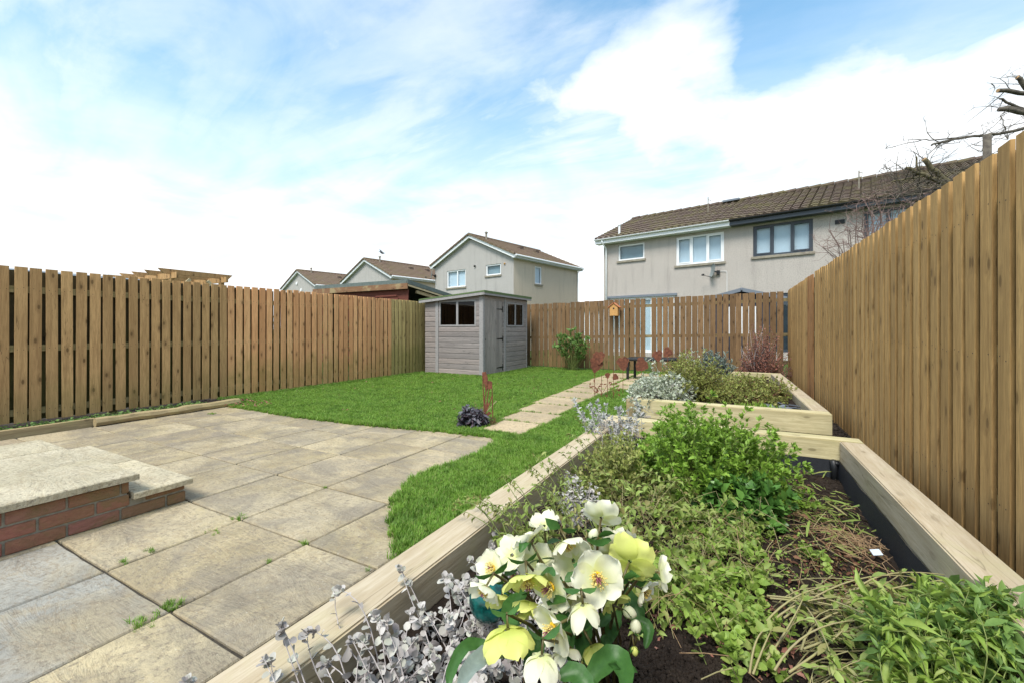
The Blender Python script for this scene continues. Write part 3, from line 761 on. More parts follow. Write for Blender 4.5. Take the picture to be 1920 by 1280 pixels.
def house_window(par, o, u, n, a0, a1, z0, z1, mt, splits=(), sill=True, blind=None, depth=.12, fw=.07, opener=()):
    o, u, n = Vector(o), Vector(u), Vector(n); Z = Vector((0, 0, 1)); w_ = MB()
    def bx(m_, p, q, r_, s_, b0, b1): m_.obox(o + u * (p + q) / 2 + Z * (r_ + s_) / 2 + n * (b0 + b1) / 2, u * (q - p) / 2, n * (b1 - b0) / 2, Z * (s_ - r_) / 2)
    d0, d1 = -depth + .02, -depth + .085
    bx(w_, a0, a1, z0, z0 + fw, d0, d1); bx(w_, a0, a1, z1 - fw, z1, d0, d1); bx(w_, a0, a0 + fw, z0 + fw, z1 - fw, d0, d1); bx(w_, a1 - fw, a1, z0 + fw, z1 - fw, d0, d1)
    cuts = [a0 + fw] + [a0 + (a1 - a0) * s for s in splits] + [a1 - fw]
    for c in cuts[1:-1]: bx(w_, c - .035, c + .035, z0 + fw, z1 - fw, d0, d1)
    for k in opener:       # opening light: a second, prouder frame
        p, q = (cuts[k] + (.035 if k else 0)), (cuts[k + 1] - (.035 if k + 1 < len(cuts) - 1 else 0)); e0, e1 = d1 - .01, d1 + .018; g = .045
        bx(w_, p, q, z0 + fw, z0 + fw + g, e0, e1); bx(w_, p, q, z1 - fw - g, z1 - fw, e0, e1); bx(w_, p, p + g, z0 + fw + g, z1 - fw - g, e0, e1); bx(w_, q - g, q, z0 + fw + g, z1 - fw - g, e0, e1)
    fr = w_.build('window', M[mt], par)
    for k in range(len(cuts) - 1):
        g_ = MB(); bx(g_, cuts[k], cuts[k + 1], z0 + fw, z1 - fw, d0 + .02, d0 + .026); g_.build('pane', M['glass'], fr)
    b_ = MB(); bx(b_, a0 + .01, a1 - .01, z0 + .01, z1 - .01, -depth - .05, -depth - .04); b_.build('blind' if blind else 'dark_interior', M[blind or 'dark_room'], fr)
    if sill:
        s_ = MB(); bx(s_, a0 - .06, a1 + .06, z0 - .09, z0 - .002, -depth + .02, .06); s_.build('sill', M['stone'], fr)
    return fr

def tiles(mb, o, u, up, length, run, tw=.30, row=.32, amp=.022, flat=False):
    """pantiled slope: o lower corner, u along the eaves, up the slope direction (unit)"""
    o, u, up = Vector(o), Vector(u).normalized(), Vector(up).normalized(); n = u.cross(up).normalized()
    if n.z < 0: n = -n
    k = 6; nx = int(length / tw) * k; rows = int(run / row); V = []
    xs = [length * i / nx for i in range(nx + 1)]
    for r in range(rows):
        for (s, lift) in ((0, .03), (1.04, .004)):
            for i, x in enumerate(xs):
                ph = 2 * math.pi * x / tw; h = amp * max(-.35, math.sin(ph)) + (amp * .4 * math.sin(2 * ph) if not flat else 0)
                V.append(o + u * x + up * ((r + s) * run / rows) + n * (h + lift + noise.noise((x * 3, r * 1.7, 0)) * .003))
        # underside lip
    m_ = nx + 1; F = []
    for r in range(rows):
        a = 2 * r * m_
        for i in range(nx): F.append((a + i, a + i + 1, a + m_ + i + 1, a + m_ + i))
        if r:   # riser
            b = a - m_
            for i in range(nx): F.append((b + i, b + i + 1, a + i + 1, a + i))
    mb.add(V, F)
    # front lip
    V = [o + u * x + n * (-.01) for x in xs]; V2 = [o + u * x + n * (amp * max(-.35, math.sin(2 * math.pi * x / tw)) + .03) for x in xs]
    mb.add(V + V2, [(i, i + 1, m_ + i + 1, m_ + i) for i in range(nx)])

def dish(par_label, base, face, name='satellite_dish', arm=None):
    t_ = thing(name, par_label, 'satellite dish', tuple(base)); base = Vector(base); f = Vector(face).normalized()
    c = base + f * .22 + Vector((0, 0, .05)); q = MB(); k = 24; V = []
    Mx = f.to_track_quat('Z', 'Y').to_matrix()
    prof = [(0.0, -.03), (.12, -.024), (.22, -.006), (.29, .012)]
    for off in (0, -.008):
        for (r, z) in prof:
            for i in range(k):
                a = 2 * math.pi * i / k; V.append(c + Mx @ Vector((r * math.cos(a) * 1.0, r * math.sin(a) * .92, z + off)))
    F = []; m_ = len(prof)
    for s in (0, 1):
        for r in range(m_ - 1):
            for i in range(k):
                a = (s * m_ + r) * k; qd = (a + i, a + (i + 1) % k, a + k + (i + 1) % k, a + k + i); F.append(qd if s == 0 else qd[::-1])
    for i in range(k): F.append(((m_ - 1) * k + i, (2 * m_ - 1) * k + i, (2 * m_ - 1) * k + (i + 1) % k, (m_ - 1) * k + (i + 1) % k))
    q.add(V, F); q.build('reflector', M['dish'], t_, smooth=True)
    q = MB(); q.tube([base, base + f * .12 + Vector((0, 0, .02)), c - f * .03], [.03, .025, .03], 8); q.box(base.x - .06, base.x + .06, base.y - .03, base.y + .03, base.z - .08, base.z + .08); q.build('bracket', M['black'], t_)
    e = c + f * .40 + Vector((0, 0, -.24)); q = MB(); q.tube([c + Vector((0, 0, -.26)) , e], [.012, .01], 6); q.build('arm', M['black'], t_)
    q = MB(); q.tube([e, e - f * .09 + Vector((0, 0, .05))], [.035, .03], 8); q.build('receiver', M['black'], t_)
    return t_

def gable_house(name, label, P, xw, depth, ze, zr, holes_front, holes_side, wins, mats, group=None, flue=.25, eave_x=.25):
    """gable front on local y=0 from x=-xw..0; ridge runs away from the viewer"""
    root = thing(name, label, 'house', P, group, rot=HANG)
    w_ = MB(); wall_holes(w_, (-xw, 0, 0), (1, 0, 0), (0, -1, 0), xw, -.1, ze, holes_front, gable=(xw / 2, zr - .12)); w_.build('front_wall', M[mats[0]], root)
    w_ = MB(); wall_holes(w_, (0, 0, 0), (0, 1, 0), (1, 0, 0), depth, -.1, ze, holes_side)
    wall_holes(w_, (-xw, depth, 0), (0, -1, 0), (-1, 0, 0), depth, -.1, ze, [])
    wall_holes(w_, (0, depth, 0), (-1, 0, 0), (0, 1, 0), xw, -.1, ze, [], gable=(xw / 2, zr - .12)); w_.build('side_wall', M[mats[1]], root)
    for (o, u, n, a0, a1, z0, z1, mt, sp, bl) in wins: house_window(root, o, u, n, a0, a1, z0, z1, mt, sp, blind=bl)
    r = MB(); sl_ = math.atan2(zr - ze, xw / 2); run = (xw / 2 + eave_x) / math.cos(sl_); cs, sn = math.cos(sl_), math.sin(sl_); fr_ = .22
    tiles(r, (eave_x, -fr_, ze - eave_x * math.tan(sl_)+.04), (0, 1, 0), (-cs, 0, sn), depth + 2 * fr_, run, row=.36, amp=.015)
    tiles(r, (-xw - eave_x, -fr_, ze - eave_x * math.tan(sl_)+.04), (0, 1, 0), (cs, 0, sn), depth + 2 * fr_, run, row=.36, amp=.015)
    r.tube([(-xw / 2, -fr_, zr + .05), (-xw / 2, depth + fr_, zr + .05)], .09, 8); roof = r.build('roof', M[mats[2]], root)
    v = MB()    # verge cap tiles
    for sx in (1, -1):
        k = int(run / .33)
        for i in range(k):
            a = i * run / k; x0 = -xw / 2 + sx * (xw / 2 + eave_x) - sx * a * cs; z0 = ze - eave_x * math.tan(sl_) + a * sn + .055
            v.beam((x0, -fr_ - .01, z0 + .012), (x0 - sx * cs * .32, -fr_ - .01, z0 + sn * .32), .10, .085)
    v.build('verge_tiles', M[mats[3]], roof)
    b = MB()
    for sx in (1, -1):
        p0 = Vector((-xw / 2 + sx * (xw / 2 + eave_x - .02), -fr_ + .03, ze - eave_x * math.tan(sl_) - .07)); p1 = Vector((-xw / 2, -fr_ + .03, zr - .06)); b.beam(p0, p1, .03, .17)
        b.beam(p0 + Vector((0, .12, -.0)), p1 + Vector((0, .12, -.05)), .20, .02)
    b.build('bargeboard', M['white'], root)
    for sx in (1, -1):
        g = MB(); x = -xw / 2 + sx * (xw / 2 + eave_x + .02); zz_ = ze - eave_x * math.tan(sl_)
        g.tube([(x + sx * .03, -fr_ + .05, zz_ + .0), (x + sx * .03, depth + fr_, zz_ - .0)], .055, 8); g.box(min(x - sx * .02, x - sx * .26), max(x - sx * .02, x - sx * .26), -fr_ + .05, depth + fr_, zz_ - .14, zz_ - .10); g.box(min(x - sx * .02, x - sx * .05), max(x - sx * .02, x - sx * .05), -fr_ + .05, depth + fr_, zz_ - .14, zz_ + .03)
        g.build('gutter', M['white'], root)
    g = MB(); g.tube([(eave_x + .03, depth - .1, ze - .15), (.07, depth - .1, ze - .38), (.07, depth - .1, 0)], .035, 8); g.build('downpipe', M['white'], root)
    f = MB(); f.tube([(-xw / 2 + .35, .9, zr - .3), (-xw / 2 + .35, .9, zr + flue)], .06, 8); f.lathe((-xw / 2 + .35, .9, zr + flue), [(.10, 0), (.10, .06), (.02, .1)], 10); f.build('flue', M['stone'], roof)
    for y in (3.0, 4.6): v = MB(); v.box(-xw / 2 + 1.0, -xw / 2 + 1.25, y, y + .3, zr - .52, zr - .33); v.build('roof_vent', M['tile'], roof)
    return root

P2 = (-10.588, 19.967, 0)
X_, Y_, nY, nX = (1, 0, 0), (0, 1, 0), (0, -1, 0), (1, 0, 0)
fl = (-6.36, 0, 0)
hA = gable_house('gable_house', 'largest gabled house, with two upstairs windows in its grey front, above the grey shed', P2, 6.36, 6.5, 5.10, 6.50,
    [(1.10, 2.72, 3.60, 4.62), (4.35, 5.46, 4.08, 4.68)], [(1.89, 2.55, 3.66, 4.67)],
    [(fl, X_, nY, 1.10, 2.72, 3.60, 4.62, 'white', (.55,), 'blind'), (fl, X_, nY, 4.35, 5.46, 4.08, 4.68, 'white', (), 'net'), ((0, 0, 0), Y_, nX, 1.89, 2.55, 3.66, 4.67, 'white', (), 'blind')],
    ('cast_grey', 'cast_warm', 'tile2', 'tile2'), 'gabled houses beyond the left fence')
q = MB(); q.tube([(-2.85, -.01, 4.72), (-2.85, -.09, 4.69)], .05, 8); q.build('vent_pipe', M['black'], hA)
q = MB(); q.tube([(-.6, -.01, 4.64), (-.6, -.07, 4.62)], .045, 8); q.build('vent_pipe', M['box_wood'], hA)
def hl(P, x, y, z): return Vector((P[0] + x * math.cos(HANG) - y * math.sin(HANG), P[1] + x * math.sin(HANG) + y * math.cos(HANG), z))
dish('grey satellite dish at the corner of the largest gabled house', hl(P2, -6.30, -.06, 4.42), (-.75, -.65, .12))
def far_house(label, ppx, ppy, d, win, ze=5.1, zr=6.5, depth=7.0, xw=6.36):
    c = dp(ppx, ppy, d); P = (c.x + xw / 2 * math.cos(HANG), c.y + xw / 2 * math.sin(HANG), 0); zr = c.z; ze = zr - 1.4
    wins = [((-xw, 0, 0), X_, nY, *w_, 'white', (), None) for w_ in win]
    return gable_house('gable_house', label, P, xw, depth, ze, zr, list(win), [], wins, ('cast_grey', 'cast_warm', 'tile2', 'tile2'), 'gabled houses beyond the left fence'), P
hB, PB = far_house('middle one of three gabled houses, with a bird above its flue and a plain front', 687, 487, 31.5, [])
hC, PC = far_house('smallest, farthest gabled house, at the left end of the row', 561, 508, 38.0, [(4.3, 5.1, 3.3, 4.3), (1.6, 2.9, 3.2, 4.1)])
for (x, z) in ((2.75, 5.2), (3.6, 4.55)): q = MB(); q.tube([(-6.36 + x, -.01, z), (-6.36 + x, -.06, z)], .14, 12); q.build('alarm_box', M['white'], hC)
# bird
def bird():
    c = dp(716, 474, 31.4); t_ = MB()
    t_.tube([c + Vector((-.22, 0, .10)), c + Vector((-.10, 0, .04)), c, c + Vector((.12, 0, -.06)), c + Vector((.28, 0, -.07))], [.01, .07, .09, .06, .015], 8)
    t_.tube([c + Vector((-.03, .02, .02)), c + Vector((-.16, .05, .16)), c + Vector((-.30, .05, .26))], [.03, .05, .01], 6)
    t_.tube([c + Vector((-.24, 0, .10)), c + Vector((-.32, 0, .09))], [.025, .004], 6)
    tag(t_.build('bird', M['black'], smooth=True), 'small black bird in flight above the middle gabled house', 'bird')
bird()
# low roof far behind, between the two nearer houses
lr = thing('bungalow', 'low brown roofed building seen just over the back fence', 'house', dp(1100, 600, 40), rot=HANG)
q = MB(); q.box(-3, 8, 0, 6, -1, 2.9); q.build('wall', M['white'], lr); q = MB(); q.add([(-3.3, -.3, 2.9 - .0), (8.3, -.3, 2.9), (8.3, 3, 3.9), (-3.3, 3, 3.9), (8.3, 6.3, 2.9), (-3.3, 6.3, 2.9)], [(0, 1, 2, 3), (3, 2, 4, 5), (0, 3, 5), (1, 4, 2)]); q.build('roof', M['tile2'], lr)
lr.location.z = .0

# semi-detached pair on the right
P1 = (-1.425, 18.518, 0); x0, x1, DE, ZE, ZR, RY = -4.22, 12.5, 7.4, 5.0, 6.93, 3.7
se = thing('semi_detached_house', 'long two storey pebble dashed house with white left half trim and anthracite right half trim', 'house', P1, rot=HANG)
fo = (x0, 0, 0); off = -x0
H_ = [(-3.50 + off, -2.28 + off, 4.17, 4.87), (-.93 + off, .89 + off, 3.72, 4.88), (1.88 + off, 3.70 + off, 3.78, 4.91), (5.05 + off, 6.87 + off, 3.78, 4.91), (-3.92 + off, -.98 + off, .12, 2.50), (2.2 + off, 4.6 + off, .3, 2.4)]
q = MB(); wall_holes(q, fo, X_, nY, x1 - x0, -.1, ZE + .05, H_)
wall_holes(q, (x0, DE, 0), nY, (-1, 0, 0), DE, -.1, ZE + .05, [], gable=(DE / 2, ZR - .1)); wall_holes(q, (x1, 0, 0), Y_, nX, DE, -.1, ZE + .05, [], gable=(DE / 2, ZR - .1)); wall_holes(q, (x1, DE, 0), (-1, 0, 0), Y_, x1 - x0, -.1, ZE + .05, [])
q.build('pebble_dash_wall', M['cast'], se)
house_window(se, fo, X_, nY, *H_[0], 'white', (), blind='net', fw=.07)
house_window(se, fo, X_, nY, *H_[1], 'white', (.34, .66), blind='blind', opener=(0, 2))
house_window(se, fo, X_, nY, *H_[2], 'anthracite', (.34, .66), blind='blind', opener=(0, 2))
house_window(se, fo, X_, nY, *H_[3], 'anthracite', (.34, .66), blind='blind', opener=(0, 2))
house_window(se, fo, X_, nY, *H_[4], 'white', (.33, .66), blind='white', sill=False, fw=.12)
house_window(se, fo, X_, nY, *H_[5], 'anthracite', (.5,), blind=None, sill=False, fw=.1)
q = MB(); q.box(-4.02, -.88, -.05, -.003, 2.502, 2.60); q.build('door_head', M['lintel'], se)
rs = math.atan2(ZR - 5.22, RY + .38); q = MB()
tiles(q, (x0 - .27, -.38, 5.215), X_, (0, math.cos(rs), math.sin(rs)), x1 - x0 + .5, (RY + .38) / math.cos(rs), tw=.27, row=.30, amp=.040)
tiles(q, (x0 - .27, DE + .38, 5.215), X_, (0, -math.cos(rs), math.sin(rs)), x1 - x0 + .5, (RY + .38) / math.cos(rs), tw=.30, row=.33, amp=.030)
rf = q.build('roof', M['tile'], se)
q = MB(); nseg = 40
for i in range(nseg):
    a = x0 - .27 + (x1 - x0 + .5) * i / nseg; q.tube([(a, RY, ZR + .02), (a + (x1 - x0 + .5) / nseg - .01, RY, ZR + .035)], [.095, .11], 8)
q.build('ridge_tiles', M['tile'], rf)
q = MB(); q.box(.0, .7, RY - .25, RY + .1, ZR + .02, ZR + .10); q.build('ridge_vent', M['lintel'], rf)
for (mt, a, b) in (('white', x0 - .25, 1.16), ('anthracite', 1.165, x1 + .25)):
    q = MB(); q.box(a, b, -.36, -.335, 4.99, 5.175); q.box(a, b, -.335, -.002, 4.985, 5.0)
    if mt == 'white': q.box(a, a + .025, -.335, .0, 5.0, 5.15)
    o = q.build('fascia_board', M[mt], se); o['label'] = ('white' if mt == 'white' else 'dark grey') + ' fascia board'
    q = MB(); V = []; F = []; k = 8
    for x in (a, b):
        for i in range(k + 1): an = math.pi * i / k; V.append((x, -.415 - .055 * math.cos(an), 5.18 - .055 * math.sin(an)))
        for i in range(k + 1): an = math.pi * (k - i) / k; V.append((x, -.415 - .048 * math.cos(an), 5.183 - .048 * math.sin(an)))
    nn = 2 * (k + 1); F = [(i, (i + 1) % nn, nn + (i + 1) % nn, nn + i) for i in range(nn)] + [tuple(range(nn)), tuple(range(nn, 2 * nn))[::-1]]
    q.add(V, F); o = q.build('gutter', M['white' if mt == 'white' else 'black'], se)
q = MB(); q.tube([(x0 + .12, -.40, 5.13), (x0 + .12, -.38, 5.02), (x0 + .17, -.12, 4.80), (x0 + .17, -.09, 4.7), (x0 + .17, -.09, 0)], .036, 10); q.build('downpipe', M['white'], se, smooth=True)
q = MB(); q.tube([(x0 + .75, .05, 5.3), (x0 + .75, .05, 5.78)], .05, 10); q.lathe((x0 + .75, .05, 5.78), [(.075, 0), (.075, .07), (.02, .11)], 10); q.build('boiler_flue', M['white'], se)
for (xx, hh) in ((-.2, .55), (4.9, .5)):
    q = MB(); q.tube([(xx, 1.9, 6.1), (xx, 1.9, 6.1 + hh + .2)], .02, 6); q.tube([(xx, 1.9, 6.75), (xx + .12, 1.9, 6.68)], .012, 6); q.build('vent_stack', M['stone'], se)
q = MB(); q.box(4.30, 4.56, -.02, -.002, 4.60, 4.74)
for i in range(4): q.box(4.31, 4.55, -.03, -.02, 4.61 + i * .033, 4.625 + i * .033)
q.build('air_vent', M['black'], se)
q = MB(); q.tube([(.72, -.02, 3.35), (.98, -.02, 3.33), (1.0, -.02, 3.25), (1.0, -.02, .5)], .009, 5); q.build('aerial_cable', M['white'], se)
dish('grey green satellite dish below the white framed window of the long house', hl(P1, .70, -.06, 3.30), (-.92, -.36, .15))

# ------------------------------------------------------------------ sheds beyond the fences
pl = thing('playhouse', 'dark blue grey painted shed whose pointed roof just shows over the back fence', 'shed', (.03, 12.7, 0))
q = MB(); q.box(-.72, .78, 12.6, 14.0, 0, 1.95); q.add([(-.72, 12.6, 1.95), (.78, 12.6, 1.95), (.03, 12.6, 2.13)], [(0, 1, 2)]); q.build('wall', M['blue_shed'], pl)
q = MB()
for s in (-1, 1):
    q.beam((.03, 13.25, 2.16), (.03 + s * .98, 13.25, 1.90), 1.6, .025)
q.build('roof', M['felt_grey'], pl)
q = MB()
for s in (-1, 1): q.beam((.03, 12.44, 2.13), (.03 + s * .98, 12.44, 1.87), .022, .09)
q.lathe((.03, 12.43, 2.16), [(.03, -.05), (.03, .0), (.01, .02)], 8); q.build('bargeboard', M['lintel'], pl)
q = MB(); q.box(-.35, .4, 12.585, 12.598, 1.0, 1.7); q.build('window', M['white'], pl)

ga = thing('timber_garage', 'faded red timber garage with grey felt flat roof behind the left fence', 'garage', (-10.6, 10.6, 0))
GX0, GX1, GY = -12.7, -8.58, 9.55
def gz(y): return 2.42 - (y - GY) * .13
q = MB(); z = .05
while z < 2.2:
    q.box(GX0 + .12, GX1 - .06, GY + .10, GY + .13, z, z + .135); z += .14
q.box(GX0 + .12, GX0 + .15, GY + .14, GY + 3.4, 0, 1.9); q.box(GX0 + .2, GX1 - .2, GY + 3.38, GY + 3.4, 0, 1.75); q.build('boarded_wall', M['red_paint'], ga)
q = MB(); z = .05
while z < 1.85: q.box(GX1 - .09, GX1 - .06, GY + .135, GY + 3.4, z, z + .13); z += .14
q.build('boarded_wall', M['red_paint'], ga)
q = MB(); q.add([(x, y, gz(y) + dz) for dz in (0, .16) for (x, y) in ((GX0, GY), (GX1, GY), (GX1, GY + 3.6), (GX0, GY + 3.6))], [(0, 3, 2, 1), (4, 5, 6, 7), (0, 1, 5, 4), (1, 2, 6, 5), (2, 3, 7, 6), (3, 0, 4, 7)]); q.build('felt_roof', M['felt_grey'], ga, bevel=.03, bseg=2)
q = MB(); q.box(GX0 - .02, GX1 + .03, GY - .035, GY - .004, gz(GY) - .13, gz(GY) + .035); q.build('fascia_board', M['fascia_old'], ga)
q = MB(); q.beam((GX1 + .015, GY, gz(GY) - .02), (GX1 + .015, GY + 3.6, gz(GY + 3.6) - .02), .028, .05); q.beam((GX1 - .10, GY + .5, gz(GY) - .17), (GX1 - .10, GY + 3.0, gz(GY + 3.0) - .10), .05, .10); q.build('roof_batten', M['cream_wood'], ga)
q = MB(); q.box(-10.2, -9.0, GY + .06, GY + .09, 1.2, 2.05); q.box(-9.9, -9.05, GY + .05, GY + .058, 2.10, 2.14); q.build('door_panel', M['red_paint'], ga)

pe = thing('pergola', 'weathered timber pergola with slanted rafter ends rising behind the left fence', 'pergola', (-12.0, 5.6, 0))
PX = -11.1
for i in range(6):
    x = PX - i * .62; q = MB(); y0, y1 = 4.52, 6.05; z = 2.44
    q.plate([(0, 0), (.10, -.11), (y1 - y0 - .10, -.11), (y1 - y0, 0)], (x, y0, z), (0, 1, 0), (0, 0, 1), .045); q.build('rafter', M['fence_l'], pe)
for (y) in (4.78, 5.80):
    q = MB(); q.beam((PX + .25, y, 2.30), (PX - 3.4, y, 2.30), .05, .13); q.build('beam', M['fence_l'], pe)
for (x, y) in ((PX, 4.78), (PX, 5.80), (PX - 3.1, 4.78), (PX - 3.1, 5.80)):
    q = MB(); q.box(x - .045, x + .045, y - .045, y + .045, 0, 2.24); q.build('post', M['fence_l'], pe)
q = MB()
for y in (4.78, 5.8): q.beam((PX + .05, y + (.33 if y < 5 else -.33), 2.25), (PX + .05, y, 1.9), .04, .06)
q.build('brace', M['cream_wood'], pe)

ww = thing('outbuilding', 'white boarded outbuilding glimpsed through the gaps of the left fence', 'outbuilding', (-13, 2.6, 0))
q = MB(); z = 0
while z < 2.1: q.box(-15, -12.0, .4, 4.6, z, z + .146); z += .15
q.build('boarded_wall', M['white_wall'], ww); q = MB(); q.box(-15.1, -11.9, .3, 4.7, 2.12, 2.2); q.build('roof', M['felt_grey'], ww)

# ------------------------------------------------------------------ garden ornaments
bb = thing('bird_box', 'small orange wooden bird box on a thin pole against the back fence', 'bird box', (-2.945, 11.28, 0))
c = Vector((-2.945, 11.28, 0)); q = MB(); q.tube([(c.x, c.y, 0), (c.x, c.y, 1.47)], .011, 8); q.build('pole', M['stone'], bb)
q = MB(); a = .105; V = [(-a, -.09, 1.47), (a, -.09, 1.47), (a, .09, 1.47), (-a, .09, 1.47), (-a, -.09, 1.70), (a, -.09, 1.70), (a, .09, 1.70), (-a, .09, 1.70), (0, -.09, 1.79), (0, .09, 1.79)]
q.add([(c.x + x, c.y + y, z) for x, y, z in V], [(0, 3, 2, 1), (0, 1, 5, 8, 4), (1, 2, 6, 5), (2, 3, 7, 9, 6), (3, 0, 4, 7)]); q.build('box', M['box_wood'], bb)
q = MB()
for s in (-1, 1): q.beam((c.x - s * .01, c.y, 1.815), (c.x + s * .155, c.y, 1.685), .23, .014)
q.build('roof', M['box_roof'], bb); q = MB(); q.tube([(c.x, c.y - .095, 1.66), (c.x, c.y - .085, 1.66)], .022, 12); q.build('entrance_hole', M['black'], bb)

be = thing('garden_bench', 'low black metal bench frame half hidden behind the silver shrub', 'bench', (-1.75, 9.5, 0))
q = MB(); q.tube([(-2.22, 9.5, .46), (-1.25, 9.75, .46)], .035, 10); q.tube([(-2.22, 9.9, .46), (-1.25, 10.15, .46)], .035, 10); q.beam((-2.2, 9.7, .47), (-1.25, 9.95, .47), .40, .05); q.build('seat', M['black'], be)
for (x, y) in ((-2.19, 9.5), (-2.12, 9.9), (-1.28, 9.75), (-1.28, 10.12)):
    q = MB(); q.tube([(x, y, .45), (x, y, .02)], .03, 8); q.build('leg', M['black'], be)

def poppy(q, c, r, lean=0, seed=0):
    rd = random.Random(seed); pts = []
    k = 26
    for i in range(k):
        a = 2 * math.pi * i / k; rr = r * (1 + .16 * math.sin(3 * a + seed) + .08 * math.sin(7 * a + seed * 2)); pts.append((rr * math.cos(a) * .9, rr * math.sin(a)))
    q.plate(pts, c, (math.cos(YAW + lean), math.sin(YAW + lean), 0), (0, 0, 1), .004)
def rod(q, a, b, r=.005): q.tube([a, b], r, 6)
stk = [((1115, 744), 6.95, [(8, -75, .10), (3, -62, .12)], .80), ((1128, 746), 6.9, [], .38), ((1139, 744), 6.95, [(0, -41, .045)], .42), ((1150, 748), 6.85, [(4, -42, .05)], .55),
       ((1168, 742), 7.3, [(0, -62, .11)], .66), ((1203, 735), 7.6, [(0, -52, .12)], .62), ((1233, 728), 8.0, [(0, -62, .10)], .72), ((1252, 726), 8.0, [(0, -66, .09)], .78)]
names = ['tall rust poppy stake with two stacked heads, nearest the path edge', 'short bare rust rod of the stake group beside the path', 'slim rust rod with a small drooping bud by the path', 'straight rust rod with small side leaf next to the silver shrub',
         'rust poppy stake with dark head in front of the bench end', 'rust poppy stake with broad head between bench and silver shrub', 'rust poppy stake whose head overlaps the far bench rail', 'tallest rust head close to the olive shrub']
for i, ((px, py), d, heads, h) in enumerate(stk):
    b = dp(px, py, d); b.z = .0
    t_ = thing('garden_stake', names[i], 'garden stake', tuple(b), 'rusty poppy garden stakes')
    q = MB(); rod(q, b, b + Vector((0, 0, h))); q.build('stem', M['rust'], t_)
    for j, (dx, dy, r) in enumerate(heads):
        c = dp(px + dx, py + dy, d); q = MB(); poppy(q, c, r, .3 * j, i * 3 + j); q.build('flower_head', M['rust'], t_)
    if i in (0, 1, 3):
        q = MB()
        for k in range(7):
            a = Vector((random.uniform(-.09, .10), 0, random.uniform(.06, .26))); 
            q.plate([(0, 0), (.025, .012), (.06, .006), (.025, -.012)], b + a, (math.cos(k * 1.3), 0, math.sin(k * 1.3)), (-math.sin(k * 1.3), 0, math.cos(k * 1.3)), .003)
        rod(q, b + Vector((0, 0, .07)), b + Vector((.10, 0, .24)), .004); rod(q, b + Vector((0, 0, .10)), b + Vector((-.06, 0, .2)), .004); q.build('leaf', M['rust'], t_)

orn = thing('garden_ornament', 'rusty cut metal tulip panel between thin rods beside the dark spurge', 'ornament', (-2.62, 4.28, 0))
D0 = 4.93
def Q(px, py, dd=0): return dp(px, py, D0 + dd)
q = MB(); u = (math.cos(YAW), math.sin(YAW), 0)
def poly_px(mbx, pts, dd=0):
    c = Q(*pts[0], dd); P_ = []
    for p in pts:
        v = Q(*p, dd) - c; P_.append((v.x * u[0] + v.y * u[1], v.z))
    mbx.plate(P_, c, u, (0, 0, 1), .004)
poly_px(q, [(905, 697), (911, 696), (913, 702), (915, 709), (914, 722), (910, 724), (906, 716)]); poly_px(q, [(912, 715), (917, 713), (923, 715), (922, 727), (917, 730), (912, 726)], .01)
poly_px(q, [(908, 722), (912, 724), (915, 729), (911, 733)], .005); q.build('flower_head', M['rust'], orn)
q = MB()
for pts in ([(905, 697), (906, 730), (908, 765), (911, 797)], [(922, 718), (923, 740), (924, 784)], [(917, 729), (914, 748), (910, 775)], [(913, 727), (909, 745), (909, 770)], [(922, 742), (918, 756), (912, 770)]):
    q.tube([Q(*p) for p in pts], .006, 6)
q.build('stem', M['rust'], orn)
q = MB(); poly_px(q, [(909, 760), (915, 752), (917, 758), (912, 772), (909, 775)]); poly_px(q, [(910, 776), (917, 770), (922, 774), (916, 778), (911, 783)], .008); poly_px(q, [(907, 778), (911, 782), (912, 798), (909, 797)], .004); q.build('leaf', M['rust'], orn)
q = MB(); q.tube([Q(909, 774, .1), Q(931, 751, .1)], [.005, .004], 5)
tag(q.build('bamboo_cane', M['cream_wood']), 'pale broken cane leaning by the rusty tulip ornament', 'cane')

# teal glass ball behind the hellebore
c = dp(918, 1124, 1.22); q = MB(); r = .058
q.lathe(c, [(r * math.sin(math.pi * i / 14) + .0005, -r * math.cos(math.pi * i / 14)) for i in range(15)], 24)
o = q.build('glass_ball', M['teal'], smooth=True); tag(o, 'teal glass garden ball on the soil behind the hellebore flowers', 'glass ball')
c = gp(1643, 1040, .06); q = MB(); q.obox(c + Vector((0, 0, .014)), Vector((.019, .006, .003)), Vector((-.005, .013, .007)), Vector((0, -.0005, .001)))
tag(q.build('plant_label', M['tag_white']), 'small white plastic plant label lying on the bare soil', 'plant label')

# ------------------------------------------------------------------ plants
T_OV = (np.array([(0, 0, 0), (-.24, .28, .05), (0, .30, -.01), (.24, .28, .05), (-.27, .58, .04), (0, .60, -.02), (.27, .58, .04), (0, 1, -.10)]),
        [(0, 2, 1), (0, 3, 2), (1, 2, 5, 4), (2, 3, 6, 5), (4, 5, 7), (5, 6, 7)])
T_RD = (np.array([(0, 0, 0), (-.36, .22, .08), (0, .25, -.02), (.36, .22, .08), (-.42, .60, .10), (0, .62, -.02), (.42, .60, .10), (-.2, .93, .02), (0, .98, -.06), (.2, .93, .02)]),
        [(0, 2, 1), (0, 3, 2), (1, 2, 5, 4), (2, 3, 6, 5), (4, 5, 8, 7), (5, 6, 9, 8)])
T_LN = (np.array([(-.04, 0, 0), (.04, 0, 0), (-.09, .4, .04), (.09, .4, .04), (-.07, .75, .02), (.07, .75, .02), (0, 1, -.07)]), [(0, 1, 3, 2), (2, 3, 5, 4), (4, 5, 6)])
T_SM = (np.array([(0, 0, 0), (-.26, .45, .07), (0, .42, -.02), (.26, .45, .07), (0, 1, -.04)]), [(0, 2, 1), (0, 3, 2), (1, 2, 4), (2, 3, 4)])
